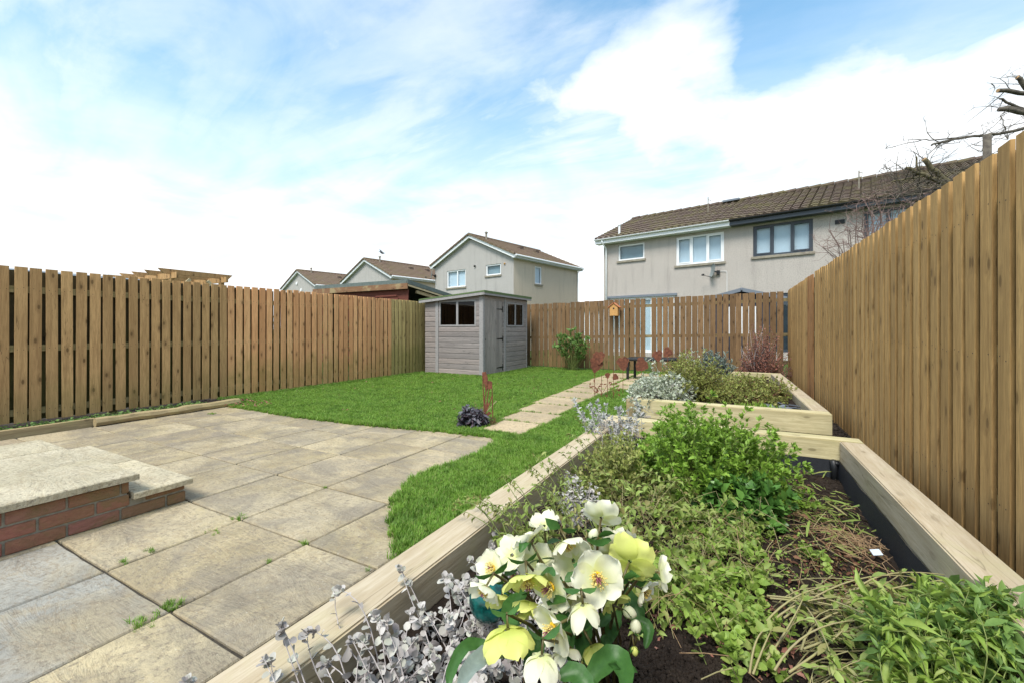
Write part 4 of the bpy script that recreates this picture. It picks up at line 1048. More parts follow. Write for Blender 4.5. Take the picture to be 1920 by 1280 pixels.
T_CURL = (np.array([(0, 0, 0), (-.18, .25, .16), (0, .28, 0), (.2, .22, .12), (-.12, .6, .22), (.02, .62, .06), (.22, .58, .18), (.1, .95, -.1)]), T_OV[1])

def unit(a): return a / (np.linalg.norm(a, axis=-1, keepdims=True) + 1e-9)
def bez(b, c, t_, t):
    t = t[..., None]; return (1 - t) ** 2 * b + 2 * t * (1 - t) * c + t * t * t_
def bezd(b, c, t_, t):
    t = t[..., None]; return 2 * (1 - t) * (c - b) + 2 * t * (t_ - c)
def shrub(root, B, Tp, leaf_m, stem_m, tmpl, n_leaf, size, t0=.3, tang=.6, rad=.8, up=.3, arch=.05, stem_r=.0025, wid=1.0, whorl=1, jit=.25, tipn=0, tip_size=None, sides=4, nm='foliage', seg=6, ctrl=None, sjit=.3):
    """B,Tp (N,3): stem feet and tips. leaves along each stem + rosette at the tip"""
    B, Tp = np.asarray(B, float), np.asarray(Tp, float); N = len(B)
    L_ = np.linalg.norm(Tp - B, axis=1, keepdims=True)
    C = (B + Tp) / 2 + rng.normal(0, .10, (N, 3)) * L_ + np.array([0, 0, 1]) * arch * (1 + rng.normal(0, .3, (N, 1))) if ctrl is None else ctrl
    P, D, S = [], [], []
    if n_leaf:
        t = np.linspace(t0, .97, n_leaf)[None, :] + rng.normal(0, .02, (N, n_leaf)); t = np.clip(t, 0, 1)
        p = bez(B[:, None], C[:, None], Tp[:, None], t); tg = unit(bezd(B[:, None], C[:, None], Tp[:, None], t))
        for k in range(whorl):
            a = rng.uniform(0, 6.28, (N, n_leaf)) if whorl == 1 else (rng.uniform(0, 6.28, (N, 1)) + np.arange(n_leaf)[None] * 1.57 + k * 2 * math.pi / whorl)
            s1 = unit(np.cross(tg, np.array([.3, .2, 1.0]))); s2 = np.cross(tg, s1)
            r_ = s1 * np.cos(a)[..., None] + s2 * np.sin(a)[..., None]
            d = unit(r_ * rad + tg * tang + np.array([0, 0, 1]) * up + rng.normal(0, jit, p.shape))
            P.append(p.reshape(-1, 3)); D.append(d.reshape(-1, 3)); S.append((size * np.clip(rng.normal(1, sjit, (N, n_leaf)), .35, 1.7)).reshape(-1))
    if tipn:
        tg = unit(bezd(B, C, Tp, np.ones(N)))
        for k in range(tipn):
            a = rng.uniform(0, 6.28, N) + k * 2.4; s1 = unit(np.cross(tg, np.array([.3, .2, 1.0]))); s2 = np.cross(tg, s1)
            r_ = s1 * np.cos(a)[:, None] + s2 * np.sin(a)[:, None]; q = .35 + .9 * (k / tipn)
            d = unit(r_ * q + tg * (1.15 - q * .6) + np.array([0, 0, 1]) * up * .5 + rng.normal(0, jit * .5, r_.shape))
            P.append(Tp - tg * .004 * k * .5); D.append(d); S.append((tip_size or size) * np.clip(rng.normal(.8, .2, N), .4, 1.4) * (.6 + .5 * k / tipn))
    m_ = MB()
    if P:
        P, D, S = np.concatenate(P), np.concatenate(D), np.concatenate(S)
        U = unit(np.array([0, 0, 1.0]) + rng.normal(0, .45, D.shape)); S3 = np.stack([S * wid, S, S], 1)
        m_.inst(tmpl[0], tmpl[1], P, frames(D, U), S3); m_.build(nm, M[leaf_m], root, smooth=True)
    if stem_m:
        s_ = MB(); ts = np.linspace(0, 1, seg + 1)
        for i in range(N):
            pts = bez(B[i][None], C[i][None], Tp[i][None], ts); s_.tube([Vector(q) for q in pts], [stem_r * (1 - .6 * u_) for u_ in ts], sides, cap=False)
        s_.build('stem', M[stem_m], root, smooth=True)

def dome(c, rx, ry, h, n, base_spread=.35, zfun=None, low=.1, flat=1.0):
    """feet and tips filling a dome"""
    u_ = rng.uniform(0, 1, n); a = rng.uniform(0, 6.28, n); el = np.arccos(1 - u_ * (1 - low)) * flat; rr = rng.uniform(.72, 1.03, n) * (1 + .13 * np.sin(3 * a + 1) + .09 * np.sin(7 * a + el * 5))
    tip = np.stack([c[0] + rx * np.sin(el) * np.cos(a) * rr, c[1] + ry * np.sin(el) * np.sin(a) * rr, c[2] + h * np.cos(el) * rr + .02], 1)
    foot = np.stack([c[0] + (tip[:, 0] - c[0]) * base_spread + rng.normal(0, .01, n), c[1] + (tip[:, 1] - c[1]) * base_spread + rng.normal(0, .01, n), np.full(n, c[2])], 1)
    if zfun: foot[:, 2] = [zfun(x, y) - .005 for x, y in foot[:, :2]]
    return foot, tip

M['lf_mound'] = m_leaf('fresh green leaf', [(.10, .18, .018), (.16, .29, .03), (.24, .40, .05), (.33, .50, .085)], trans=.3)
M['lf_dark'] = m_leaf('glossy green leaf', [(.05, .13, .025), (.085, .20, .04), (.14, .29, .055)], rough=.35, trans=.2)
M['lf_olive'] = m_leaf('olive green leaf', [(.17, .21, .04), (.26, .32, .07), (.36, .42, .10), (.38, .34, .13)], trans=.3)
M['lf_yellow'] = m_leaf('yellow green leaf', [(.15, .25, .03), (.23, .37, .055), (.33, .48, .09), (.40, .47, .14)], trans=.35)
M['lf_mid'] = m_leaf('soft green leaf', [(.10, .19, .045), (.16, .27, .065), (.22, .35, .10)], trans=.3)
M['lf_silver'] = m_leaf('silver leaf', [(.33, .33, .32), (.44, .43, .44), (.55, .55, .53), (.40, .42, .36)], rough=.9, trans=.15, spec=.1)
M['lf_lilac'] = m_leaf('dried lilac grey leaf', [(.38, .35, .335), (.55, .52, .50), (.68, .65, .62), (.52, .54, .44), (.31, .275, .27)], rough=.95, trans=.12, spec=.1)
M['lf_pale'] = m_leaf('pale silver green leaf', [(.40, .44, .34), (.55, .58, .48), (.68, .70, .62), (.34, .40, .24)], rough=.9, trans=.2, spec=.1)
M['lf_grey'] = m_leaf('grey blue leaf', [(.13, .17, .14), (.20, .25, .22), (.27, .32, .28)], rough=.8, trans=.15, spec=.2)
M['lf_hell'] = m_leaf('dark leathery leaf', [(.028, .085, .018), (.045, .13, .028), (.075, .18, .04)], rough=.45, trans=.22, spec=.35)
M['lf_purple'] = m_leaf('purple black leaf', [(.06, .045, .065), (.11, .11, .13), (.20, .21, .24), (.08, .035, .05)], rough=.5, trans=.1)
M['lf_brown'] = m_leaf('dry brown leaf', [(.11, .055, .032), (.18, .085, .05), (.26, .14, .085), (.08, .04, .028)], rough=.85, trans=.15, spec=.15)
M['lf_russet'] = m_leaf('russet dry leaf', [(.26, .11, .08), (.34, .15, .11), (.42, .22, .17)], rough=.85, trans=.2, spec=.15)
M['lf_wilt'] = m_leaf('wilted leaf', [(.15, .22, .04), (.24, .35, .07), (.34, .46, .12), (.28, .23, .09)], trans=.25)
M['st_green'] = m_plain('green stem', (.17, .21, .06), .6, .25, 30)
M['st_pale'] = m_plain('pale dry stem', (.42, .35, .20), .7, .3, 20, c2=(.30, .28, .11))
M['st_straw'] = m_plain('straw', (.22, .12, .065), .8, .35, 25, c2=(.45, .31, .17))
M['st_brown'] = m_plain('brown stem', (.14, .08, .055), .8, .3, 30)
M['st_lilac'] = m_plain('grey felted stem', (.52, .47, .46), .95, .2, 30)
M['st_purple'] = m_plain('purple stem', (.10, .055, .03), .45, .4, 20, c2=(.15, .14, .045))

# --- hellebore --------------------------------------------------------------
def m_petal(name, c, edge, green):
    m, t, b = newmat(name); oc = nd(t, 'ShaderNodeTexCoord'); uv = nd(t, 'ShaderNodeAttribute', attribute_name='rad').outputs['Fac']
    n1 = nz(t, oc.outputs['Object'], 45, 4, .6, .6)
    cc = mixc(t, ramp(t, mth(t, 'ADD', uv, mth(t, 'MULTIPLY', mth(t, 'SUBTRACT', n1, .5), .25)), [(.05, 1.0), (.45, .35), (.8, 0.0)]), c, green)
    cc = mixc(t, ramp(t, n1, [(.45, 0.0), (.7, .3)]), cc, edge)
    put(t, b, base=cc, rough=.5, spec=.3, normal=bump(t, nz(t, oc.outputs['Object'], 110, 3, .6), .15, .002))
    tr = nd(t, 'ShaderNodeBsdfTranslucent', {'Color': cc}); mx = nd(t, 'ShaderNodeMixShader', {0: .35, 1: b.outputs[0], 2: tr.outputs[0]})
    t.links.new(mx.outputs[0], t.nodes['Material Output'].inputs[0]); return m
M['petal_white'] = m_petal('cream white petal', (.88, .86, .70), (.84, .82, .56), (.74, .77, .36))
M['petal_lime'] = m_petal('lime yellow petal', (.80, .82, .26), (.72, .75, .20), (.60, .66, .14))
M['stamen'] = m_plain('yellow stamens', (.75, .55, .10), .6, .2, 60, c2=(.80, .68, .30))
M['nectary'] = m_plain('orange yellow nectaries', (.80, .48, .02), .5, .1, 60)
M['pistil'] = m_plain('purple pistil', (.28, .09, .12), .5, .2, 40)

CAM_F = Vector((-math.sin(YAW), math.cos(YAW), 0)); CAM_R = Vector((math.cos(YAW), math.sin(YAW), 0)); UPV = Vector((0, 0, 1))
def petal_grid(L, W_, cup, ruff, nu=7, nv=8, seed=0):
    """one broad petal along +Y, cupped upward in Z; returns verts, faces, rad"""
    V, F, A = [], [], []; ph = seed * 1.7
    for j in range(nv + 1):
        t = j / nv; wv = W_ * (math.sin(math.pi * min(1, t * .80 + .085)) ** .55) * (1 if t < .86 else math.sqrt(max(0, 1 - ((t - .86) / .16) ** 2)))
        for i in range(nu + 1):
            s = (i / nu - .5) * 2
            x = s * wv / 2; y = L * t * (1 - .07 * s * s * t)
            z = cup * L * (t ** 2.0) + .10 * L * s * s * (.3 + t) * (.9 if cup >= 0 else .5) + ruff * L * math.sin(4.2 * s + ph + 2 * t) * t * t * .5 + .02 * L * math.sin(9 * t + ph)
            V.append((x, y, z)); A.append(t)
    for j in range(nv):
        for i in range(nu): a = j * (nu + 1) + i; F.append((a, a + 1, a + nu + 2, a + nu + 1))
    return V, F, A
he = thing('hellebore', 'clump of white and lime yellow hellebore flowers at the bottom of the near raised bed', 'flowering plant', (-.07, 1.02, .16))
def flower(c, face, r, mt, cup, seed, roll=0.0, stam=True, n=5, purple=False, lim=None):
    f = face.normalized(); X = f.orthogonal().normalized(); Y = f.cross(X)
    B_ = Matrix((X, Y, f)).transposed(); mb = MB(); A = []; rd = random.Random(seed)
    for k in range(n):
        a = roll + 2 * math.pi * k / n + rd.gauss(0, .08); V, F, A1 = petal_grid(r * rd.uniform(.92, 1.08), r * (1.18 if n == 5 else 1.0) * rd.uniform(.92, 1.08), cup + rd.gauss(0, .07) * (1 if cup < .9 else .4), .16, seed=seed * 5 + k)
        Rz = Matrix.Rotation(a, 3, 'Z'); lift = (k % 2) * .006 * r / .04
        mb.add([c + B_ @ (Rz @ Vector((x, y + .004, z + lift * .35)) ) for x, y, z in V], F); A += A1
    o = mb.build('flower', M[mt], he, smooth=True)
    at_ = o.data.attributes.new('rad', 'FLOAT', 'POINT'); at_.data.foreach_set('value', A)
    if stam:
        s_ = MB(); m2 = MB()
        for k in range(64):
            th = rd.uniform(0, 6.28); el = rd.uniform(.05, .62); l = r * rd.uniform(.36, .52)
            d = B_ @ Vector((math.cos(th) * math.sin(el), math.sin(th) * math.sin(el), math.cos(el))); mid = c + d * l * .6 + B_ @ Vector((math.cos(th), math.sin(th), 0)) * r * .05
            e = mid + (d + B_ @ Vector((math.cos(th), math.sin(th), 0)) * .25) * l * .45
            s_.tube([c, mid, e], [.0006, .0005, .0004], 3, cap=False); s_.lathe(e, [(.0005, -.0012), (.0015, 0), (.0005, .0014)], 5, axis=d)
        s_.build('stamens', M['stamen'], o)
        for k in range(13):
            th = 2 * math.pi * k / 13; d = B_ @ Vector((math.cos(th) * .8, math.sin(th) * .8, .6)); m2.tube([c + d * r * .05, c + d * r * .20, c + d * r * .24], [.0012, .0026, .0018], 6)
        m2.build('nectaries', M['nectary'], o)
        p_ = MB()
        for k in range(4):
            th = k * 1.57; d = B_ @ Vector((math.cos(th) * .16, math.sin(th) * .16, 1)); p_.tube([c, c + d * r * .3, c + d * r * (.62 if purple else .48)], [.0030, .0022, .0008], 6)
        p_.build('pistil', M['pistil'], o)
    return o
HB = gp(1120, 1300, .17)
stems = MB(); gl = MB()
def fl(px, py, d, face3, rpx, mt, cup, seed, roll=0., stam=True, n=5, purple=False):
    """face3 = (right, up, towards the viewer)"""
    c = dp(px, py, d); f = CAM_R * face3[0] + UPV * face3[1] - CAM_F * face3[2]; r = rpx * .76 * d / FPX
    fo_ = flower(c, f, r, mt, cup, seed, roll, stam, n, purple); fn = f.normalized()
    a = c - fn * .002; b = c - fn * .035 + UPV * -.01; foot = HB + Vector((random.uniform(-.05, .05), random.uniform(-.04, .04), 0))
    mid = (b * .45 + foot * .55) + UPV * .03 + (b - foot) * .08
    stems.tube([a, b, (b + mid) / 2 + UPV * .012, mid, foot], [.0022, .0028, .0034, .0040, .0048], 7)
    gl = MB()
    for k in range(2):   # little green bracts behind the flower
        side = (CAM_R * (1 if k else -1) + UPV * random.uniform(-.3, .6) - CAM_F * random.uniform(-.3, .5)).normalized()
        M_ = frames(np.array([side + fn * -.2]), np.array([fn + Vector((.1, .2, .3))]))
        gl.inst(T_BR[0], T_BR[1], [b], M_, np.array([[.030, .036, .036]]) * random.uniform(.8, 1.15))
    gl.build('bract', M['lf_hell'], fo_, smooth=True)
T_BR = (np.array([(0, 0, 0), (-.22, .2, .06), (0, .2, 0), (.22, .2, .06), (-.36, .5, .08), (0, .5, -.02), (.36, .5, .08), (-.22, .8, .02), (0, .8, -.07), (.22, .8, .02), (0, 1, -.16)]),
        [(0, 2, 1), (0, 3, 2), (1, 2, 5, 4), (2, 3, 6, 5), (4, 5, 8, 7), (5, 6, 9, 8), (7, 8, 10), (8, 9, 10)])
W_, Lm = 'petal_white', 'petal_lime'
fl(1118, 1078, .80, (.02, .12, 1), 60, W_, .12, 1, .3, True, 5, True)
fl(1127, 971, .95, (.35, .55, -.75), 46, W_, .30, 2, .9, False)
fl(994, 1012, .93, (-.60, .70, -.35), 46, W_, .22, 3, .2, False)
fl(1062, 1012, .90, (.25, -.60, .55), 44, W_, .55, 4, .4, True)
fl(1180, 1052, .86, (.55, .25, -.75), 60, Lm, .28, 5, 1.0, False)
fl(988, 1078, .84, (.05, -.62, .62), 56, Lm, .40, 6, .1, True, 5, True)
fl(1036, 1096, .84, (-.70, -.05, .65), 58, W_, .18, 7, .5, True, 5, True)
fl(912, 1098, .86, (-.35, -.60, .60), 42, W_, .45, 8, .3, True, 5, True)
fl(1042, 1172, .76, (-.78, -.28, .55), 62, W_, .22, 9, .35, True, 5, True)
fl(952, 1178, .78, (.05, -.95, .12), 60, Lm, .62, 10, .6, False)
fl(1093, 1133, .76, (.08, -1.0, .12), 38, W_, 1.05, 11, .2, False)
fl(1016, 1228, .70, (-.05, -1.0, .15), 44, W_, 1.05, 12, .5, False)
fl(1236, 1072, .86, (.92, -.10, .10), 40, W_, .20, 13, .2, True)
fl(1150, 1030, .95, (-.2, .5, -.7), 44, W_, .25, 14, .1, False)
fl(940, 1118, .92, (-.1, -.4, .5), 44, Lm, .35, 15, .8, False)
fl(985, 1140, .88, (.3, -.6, .4), 44, Lm, .4, 16, .2, False)
fl(1010, 1052, .95, (-.2, .2, .6), 44, W_, .3, 17, .7, False)
fl(925, 1065, .93, (-.5, .4, .5), 38, W_, .3, 24, .3, True); fl(1205, 1105, .9, (.5, -.3, .5), 34, W_, .4, 25, .9, True); fl(1020, 985, .97, (-.1, .7, .1), 34, W_, .5, 26, .4, False); fl(1060, 1215, .8, (.1, -.7, .4), 34, W_, .6, 27, .2, False); fl(1150, 1120, .88, (.3, -.5, .6), 36, Lm, .4, 28, .2, False)
fl(1075, 1050, .92, (.1, .1, .8), 48, W_, .25, 18, .4, False); fl(1160, 1012, .97, (.1, .6, -.5), 40, W_, .3, 19, .4, False); fl(960, 1040, .95, (-.3, .5, .4), 40, W_, .3, 20, .9, False)
fl(1070, 1120, .88, (.2, -.4, .7), 38, W_, .35, 21, .9, False); fl(1110, 1210, .84, (.3, -.7, .3), 34, Lm, .7, 22, .1, False); fl(1000, 1128, .86, (-.3, -.7, .4), 44, Lm, .5, 23, .5, False)
def bud(px, py, d, r, dr, mt=W_):
    c = dp(px, py, d); D = (CAM_R * dr[0] + UPV * dr[1] - CAM_F * dr[2]).normalized(); rr = r * d / FPX; q = MB()
    q.lathe(c, [(rr * .25, -rr * .9), (rr * .75, -rr * .6), (rr, 0), (rr * .8, rr * .8), (rr * .35, rr * 1.35), (.0004, rr * 1.5)], 12, axis=D)
    o = q.build('flower_bud', M[mt], he, smooth=True); at_ = o.data.attributes.new('rad', 'FLOAT', 'POINT'); at_.data.foreach_set('value', [.25 + .1 * (i // 12) for i in range(72)])
    foot = HB + Vector((.05, .02, 0)); a = c - D * rr; b = a - D * .02; stems.tube([a, b, (b + foot) / 2 + Vector((.01, 0, .04)), foot], [.0018, .0022, .003, .004], 6)
    gl = MB()
    for k in range(3):
        a2 = k * 2.1; X = D.orthogonal(); Y = D.cross(X); s = (X * math.cos(a2) + Y * math.sin(a2)) * .6 + D * .7
        gl.inst(T_BR[0], T_BR[1], [a], frames(np.array([s]), np.array([X])), np.array([[rr * 2.0, rr * 2.0, rr * 2.0]]))
    gl.build('bract', M['lf_hell'], o, smooth=True)
bud(1112, 1003, .93, 9.5, (.4, .9, .1)); bud(1178, 1146, .84, 11, (.9, -.35, .1)); bud(1192, 1175, .84, 11, (-.1, .95, .2)); bud(1190, 1218, .84, 7, (.1, -.9, .2), Lm); bud(1140, 1060, .9, 8, (.3, .6, .2))
stems.build('stem', M['st_purple'], he, smooth=True)
def bigleaf(pts, w_, seed=0, mt='lf_hell'):
    w_ = w_ * .66
    """long leathery leaf following pixel/depth points"""
    q = MB(); P_ = [dp(*p) for p in pts]; ts = np.linspace(0, 1, 13); V = []; n = len(P_)
    def at_(t):
        k = min(n - 2, int(t * (n - 1))); u_ = t * (n - 1) - k
        p0, p1, p2, p3 = P_[max(0, k - 1)], P_[k], P_[k + 1], P_[min(n - 1, k + 2)]
        return .5 * ((2 * p1) + (-p0 + p2) * u_ + (2 * p0 - 5 * p1 + 4 * p2 - p3) * u_ ** 2 + (-p0 + 3 * p1 - 3 * p2 + p3) * u_ ** 3)
    rd = random.Random(seed)
    for i, t in enumerate(ts):
        p = at_(t); d = (at_(min(1, t + .04)) - at_(max(0, t - .04))).normalized(); toward = (Vector((0, 0, EYE)) - p).normalized() + UPV * .7
        s = d.cross(toward).normalized(); nn = s.cross(d); wv = w_ * (math.sin(math.pi * min(1, .06 + t * .94)) ** .75) * .5 * (1 + (.12 if i % 2 else 0)) + .001
        for x in (-1, -.5, 0, .5, 1): V.append(p + s * wv * x + nn * (abs(x) * wv * .5 + math.sin(i * 1.3 + x * 2) * wv * .06 + rd.gauss(0, .0006)))
    F = [(i * 5 + k, i * 5 + k + 1, i * 5 + k + 6, i * 5 + k + 5) for i in range(12) for k in range(4)]
    q.add(V, F); q.build('leaf', M[mt], he, smooth=True)
bigleaf([(952, 1232, .80), (905, 1210, .82), (870, 1215, .80), (845, 1262, .76), (843, 1290, .74)], .030, 1)
bigleaf([(975, 1215, .80), (920, 1225, .78), (880, 1255, .74), (858, 1300, .70)], .042, 2, 'lf_grey')
bigleaf([(1100, 1285, .74), (1125, 1250, .76), (1155, 1235, .78), (1172, 1268, .74), (1170, 1300, .70)], .058, 3)
bigleaf([(1050, 1270, .72), (1078, 1262, .72), (1100, 1290, .70), (1110, 1320, .68)], .045, 4)
bigleaf([(1100, 1120, .93), (1075, 1150, .90), (1062, 1190, .86), (1068, 1240, .82)], .06, 5)
bigleaf([(1110, 1120, .95), (1095, 1180, .90), (1092, 1215, .86), (1100, 1245, .82)], .05, 6)
bigleaf([(985, 1110, .9), (960, 1135, .87), (955, 1160, .84), (975, 1170, .82)], .045, 7)
bigleaf([(1140, 1110, .98), (1150, 1160, .95), (1140, 1210, .9)], .05, 8); bigleaf([(1160, 1100, 1.0), (1190, 1140, .95), (1200, 1190, .92)], .05, 9)
bigleaf([(1145, 1150, .93), (1120, 1170, .88), (1105, 1165, .85)], .035, 10); bigleaf([(1080, 1075, .9), (1095, 1100, .82), (1100, 1118, .79)], .028, 11)
bigleaf([(1020, 1180, .9), (1000, 1230, .86), (990, 1275, .8)], .05, 12); bigleaf([(1130, 1190, .92), (1150, 1235, .88), (1195, 1260, .82)], .036, 13)
bigleaf([(1060, 1150, .86), (1035, 1130, .84), (1065, 1125, .8)], .03, 14); bigleaf([(1185, 1160, .92), (1215, 1175, .9), (1210, 1215, .88)], .03, 15)
bigleaf([(990, 1030, .93), (985, 1015, .90), (975, 1035, .88)], .028, 16); bigleaf([(1145, 1010, .93), (1120, 1020, .9), (1100, 1010, .88)], .02, 17)
bigleaf([(1010, 1085, .86), (1030, 1070, .82), (1040, 1080, .8)], .02, 18)

# --- silver grey curry plant on the left -----------------------------------
def px_feet(lst, z): return np.array([list(gp(x, y, z)) for x, y in lst])
sv_ = thing('silver_plant', 'dried lilac grey round leaved plant spilling by the near left sleeper', 'plant', (-.62, 1.0, .16))
feet, tips = [], []
for i in range(250):
    fx, fy = rng.uniform(-.84, -.34), rng.uniform(.70, 1.46)
    if fx > -.42 and fy > 1.25: continue
    a = rng.normal(1.9, .9); l = rng.uniform(.05, .17); feet.append((fx, fy, soil_z(fx, fy) - .01)); tips.append((min(-.30, max(fx + math.cos(a) * l, -.88)), fy + math.sin(a) * l, soil_z(fx, fy) + rng.uniform(.03, .15)))
for (x, y, d) in ((520, 1172, 1.02), (577, 1180, 1.08), (500, 1235, .98), (628, 1105, 1.2), (752, 1062, 1.36), (665, 1195, 1.06), (700, 1150, 1.1), (350, 1275, .9), (548, 1290, 1.0), (610, 1240, 1.0), (840, 1080, 1.38)):
    for k in range(2):
        t_ = dp(x + random.uniform(-9, 9), y, d); f_ = Vector((max(t_.x + .10, -.86), t_.y + .03, .16)); feet.append(tuple(f_)); tips.append(tuple(t_))
shrub(sv_, feet, tips, 'lf_lilac', 'st_lilac', T_RD, 8, .021, t0=.22, tang=.3, rad=.9, up=.1, arch=.03, stem_r=.0022, wid=1.05, tipn=9, tip_size=.022, jit=.45, sides=5)
sv2 = thing('silver_plant', 'small clump of dried silver stems in the middle of the near bed', 'plant', (-.75, 1.95, .15))
f_, t_ = dome((-.72, 2.02, .14), .14, .13, .22, 70, .3); shrub(sv2, f_, t_, 'lf_lilac', 'st_lilac', T_RD, 9, .02, t0=.2, tang=.2, rad=.9, up=0, arch=0, stem_r=.002, tipn=5, jit=.4)

# --- wilted arching mint over the left sleeper -----------------------------
le = thing('trailing_plant', 'wilting leggy plant arching over the near left sleeper', 'plant', (-.85, 1.65, .15))
feet, tips = [], []
for (x, y, d) in ((858, 945, 1.80), (905, 940, 1.75), (945, 900, 1.86), (880, 935, 1.9), (1012, 850, 2.25), (985, 880, 2.1), (965, 950, 1.7), (1010, 915, 1.85), (925, 965, 1.68), (1060, 840, 2.4), (1035, 870, 2.2), (1040, 915, 1.9), (1090, 790, 2.8), (1075, 820, 2.6)):
    for k in range(3):
        t_ = dp(x + random.uniform(-12, 12), y + random.uniform(-10, 10), d); tips.append(tuple(t_)); feet.append((max(t_.x, -.86) + random.uniform(.08, .25), t_.y + random.uniform(-.05, .1), .15))
shrub(le, feet, tips, 'lf_wilt', 'st_green', T_CURL, 11, .026, t0=.25, tang=.2, rad=.7, up=-.5, arch=.13, stem_r=.0026, wid=.9, tipn=5, jit=.35)
gr_ = thing('reddish_plant', 'low spiky reddish and green tuft beside the near left sleeper', 'plant', (-.66, 1.42, .15))
f_, t_ = dome((-.68, 1.46, .13), .14, .12, .10, 100, .4); shrub(gr_, f_, t_, 'lf_brown', 'st_brown', T_LN, 6, .045, t0=.1, tang=.8, rad=.5, up=.2, arch=0, stem_r=.0012)
f_, t_ = dome((-.70, 1.44, .13), .13, .12, .11, 45, .3); shrub(gr_, f_, t_, 'lf_mound', None, T_LN, 5, .05, t0=.1, tang=.8, rad=.5, up=.4, arch=0)

# --- green mound --------------------------------------------------------------
gm_ = thing('green_shrub', 'dense bright green leafy mound, biggest plant in the near bed', 'shrub', (-.22, 3.05, .1))
f_, t_ = dome((-.20, 3.05, .08), .52, .52, .50, 720, .35, soil_z, low=.05, flat=1.08)
shrub(gm_, f_, t_, 'lf_mound', 'st_green', T_OV, 12, .036, t0=.35, tang=.5, rad=.9, up=.3, arch=.04, stem_r=.0028, tipn=11, tip_size=.042, wid=.85)
f_, t_ = dome((-.02, 2.72, .06), .26, .26, .24, 120, .4, soil_z, low=.0)
shrub(gm_, f_, t_, 'lf_dark', None, T_OV, 10, .048, t0=.3, tang=.5, rad=.9, up=.3, arch=.04, tipn=8, wid=1.15)
fr_ = thing('fine_shrub', 'loose soft green shrub between the left sleeper and the green mound', 'shrub', (-.72, 2.75, .12))
f_, t_ = dome((-.70, 2.75, .12), .22, .55, .32, 240, .4, low=.0); shrub(fr_, f_, t_, 'lf_olive', 'st_green', T_SM, 16, .026, t0=.2, tang=.4, rad=.8, up=.1, arch=.05, stem_r=.002, tipn=5, jit=.4)
si3 = thing('silver_plant', 'silver white flower spikes at the far left corner of the near bed', 'plant', (-.75, 3.45, .12))
feet, tips = [], []
for (x, y) in ((1090, 775), (1100, 757), (1112, 770), (1128, 755), (1140, 775), (1150, 790), (1165, 765), (1172, 780), (1135, 795), (1120, 785), (1155, 758), (1180, 795), (1105, 790), (1160, 800), (1196, 752), (1078, 752), (1186, 770)):
    for k in range(3):
        t_ = dp(x + random.uniform(-9, 9), y + random.uniform(-6, 8), 3.55 + random.uniform(-.2, .15)); tips.append(tuple(t_)); feet.append((t_.x * .6 - .28 + random.uniform(-.05, .05), t_.y - random.uniform(-.1, .2), .13))
shrub(si3, feet, tips, 'lf_silver', 'st_lilac', T_SM, 14, .034, t0=.35, tang=.5, rad=.8, up=.0, arch=.03, stem_r=.003, tipn=8, tip_size=.034, jit=.35, wid=1.1)

# --- sprawling oregano over the middle -------------------------------------
sp = thing('sprawling_herb', 'tangled half wilted herb with yellow green leaves sprawling across the middle of the near bed', 'herb', (-.35, 2.1, .13))
feet, tips = [], []
for i in range(190):
    fx, fy = rng.uniform(-.84, -.06), rng.uniform(1.5, 2.75)
    if fx > -.22 and fy < 1.62: continue
    a = rng.uniform(-2.6, .6); l = rng.uniform(.08, .34); feet.append((fx, fy, soil_z(fx, fy))); tx, ty = fx + math.cos(a) * l * .9, fy + math.sin(a) * l; tx = min(.12, max(-.88, tx)); tips.append((tx, ty, soil_z(tx, ty) + abs(rng.normal(.03, .09)) + .01))
shrub(sp, feet, tips, 'lf_wilt', 'st_pale', T_CURL, 13, .034, t0=.25, tang=.3, rad=.8, up=-.05, arch=.09, stem_r=.0017, wid=1.1, jit=.45, tipn=5, sjit=.5)
sp2 = thing('sprawling_herb', 'yellow green sprawling herb between the hellebore and the bare soil', 'herb', (.0, 1.9, .12))
feet, tips = [], []
for i in range(95):
    fx, fy = rng.uniform(-.32, .05), rng.uniform(1.55, 2.4); a = rng.uniform(-2.6, .9); l = rng.uniform(.05, .22); feet.append((fx, fy, soil_z(fx, fy))); tx, ty = fx + math.cos(a) * l, fy + math.sin(a) * l; tips.append((tx, ty, soil_z(tx, ty) + rng.uniform(.02, .12)))
shrub(sp2, feet, tips, 'lf_yellow', 'st_pale', T_OV, 13, .028, t0=.15, tang=.4, rad=.8, up=.05, arch=.06, stem_r=.0015, jit=.4, tipn=6, sjit=.5)

# --- round leaved mint strip down the right of the hellebore -----------------
mi = thing('mint_plant', 'bright round leaved mint running down beside the dark soil mound', 'herb', (.12, 1.5, .1))
feet, tips = [], []
for (x, y) in [(1300, 1000), (1330, 1030), (1350, 980), (1380, 1000), (1400, 1040), (1370, 1070), (1410, 1090), (1390, 1120), (1420, 1140), (1400, 1170), (1370, 1160), (1340, 1180), (1360, 1220), (1390, 1240), (1340, 1110), (1270, 1125), (1290, 1105), (1310, 1120), (1255, 1110), (1440, 1190), (1430, 1230), (1380, 1275), (1320, 940), (1360, 940), (1420, 1000), (1345, 1140), (1315, 1090)]:
    g0 = gp(x, y, .10)
    for k in range(5):
        fx, fy = g0.x + random.gauss(0, .032), g0.y + random.gauss(0, .035); z = soil_z(fx, fy); feet.append((fx, fy, z)); tips.append((fx + random.gauss(0, .03), fy + random.gauss(0, .03), z + random.uniform(.03, .09)))
shrub(mi, feet, tips, 'lf_yellow', 'st_green', T_RD, 4, .026, t0=.3, tang=.2, rad=1.0, up=.35, arch=.01, stem_r=.0018, whorl=2, tipn=6, tip_size=.032, wid=.85, jit=.2)

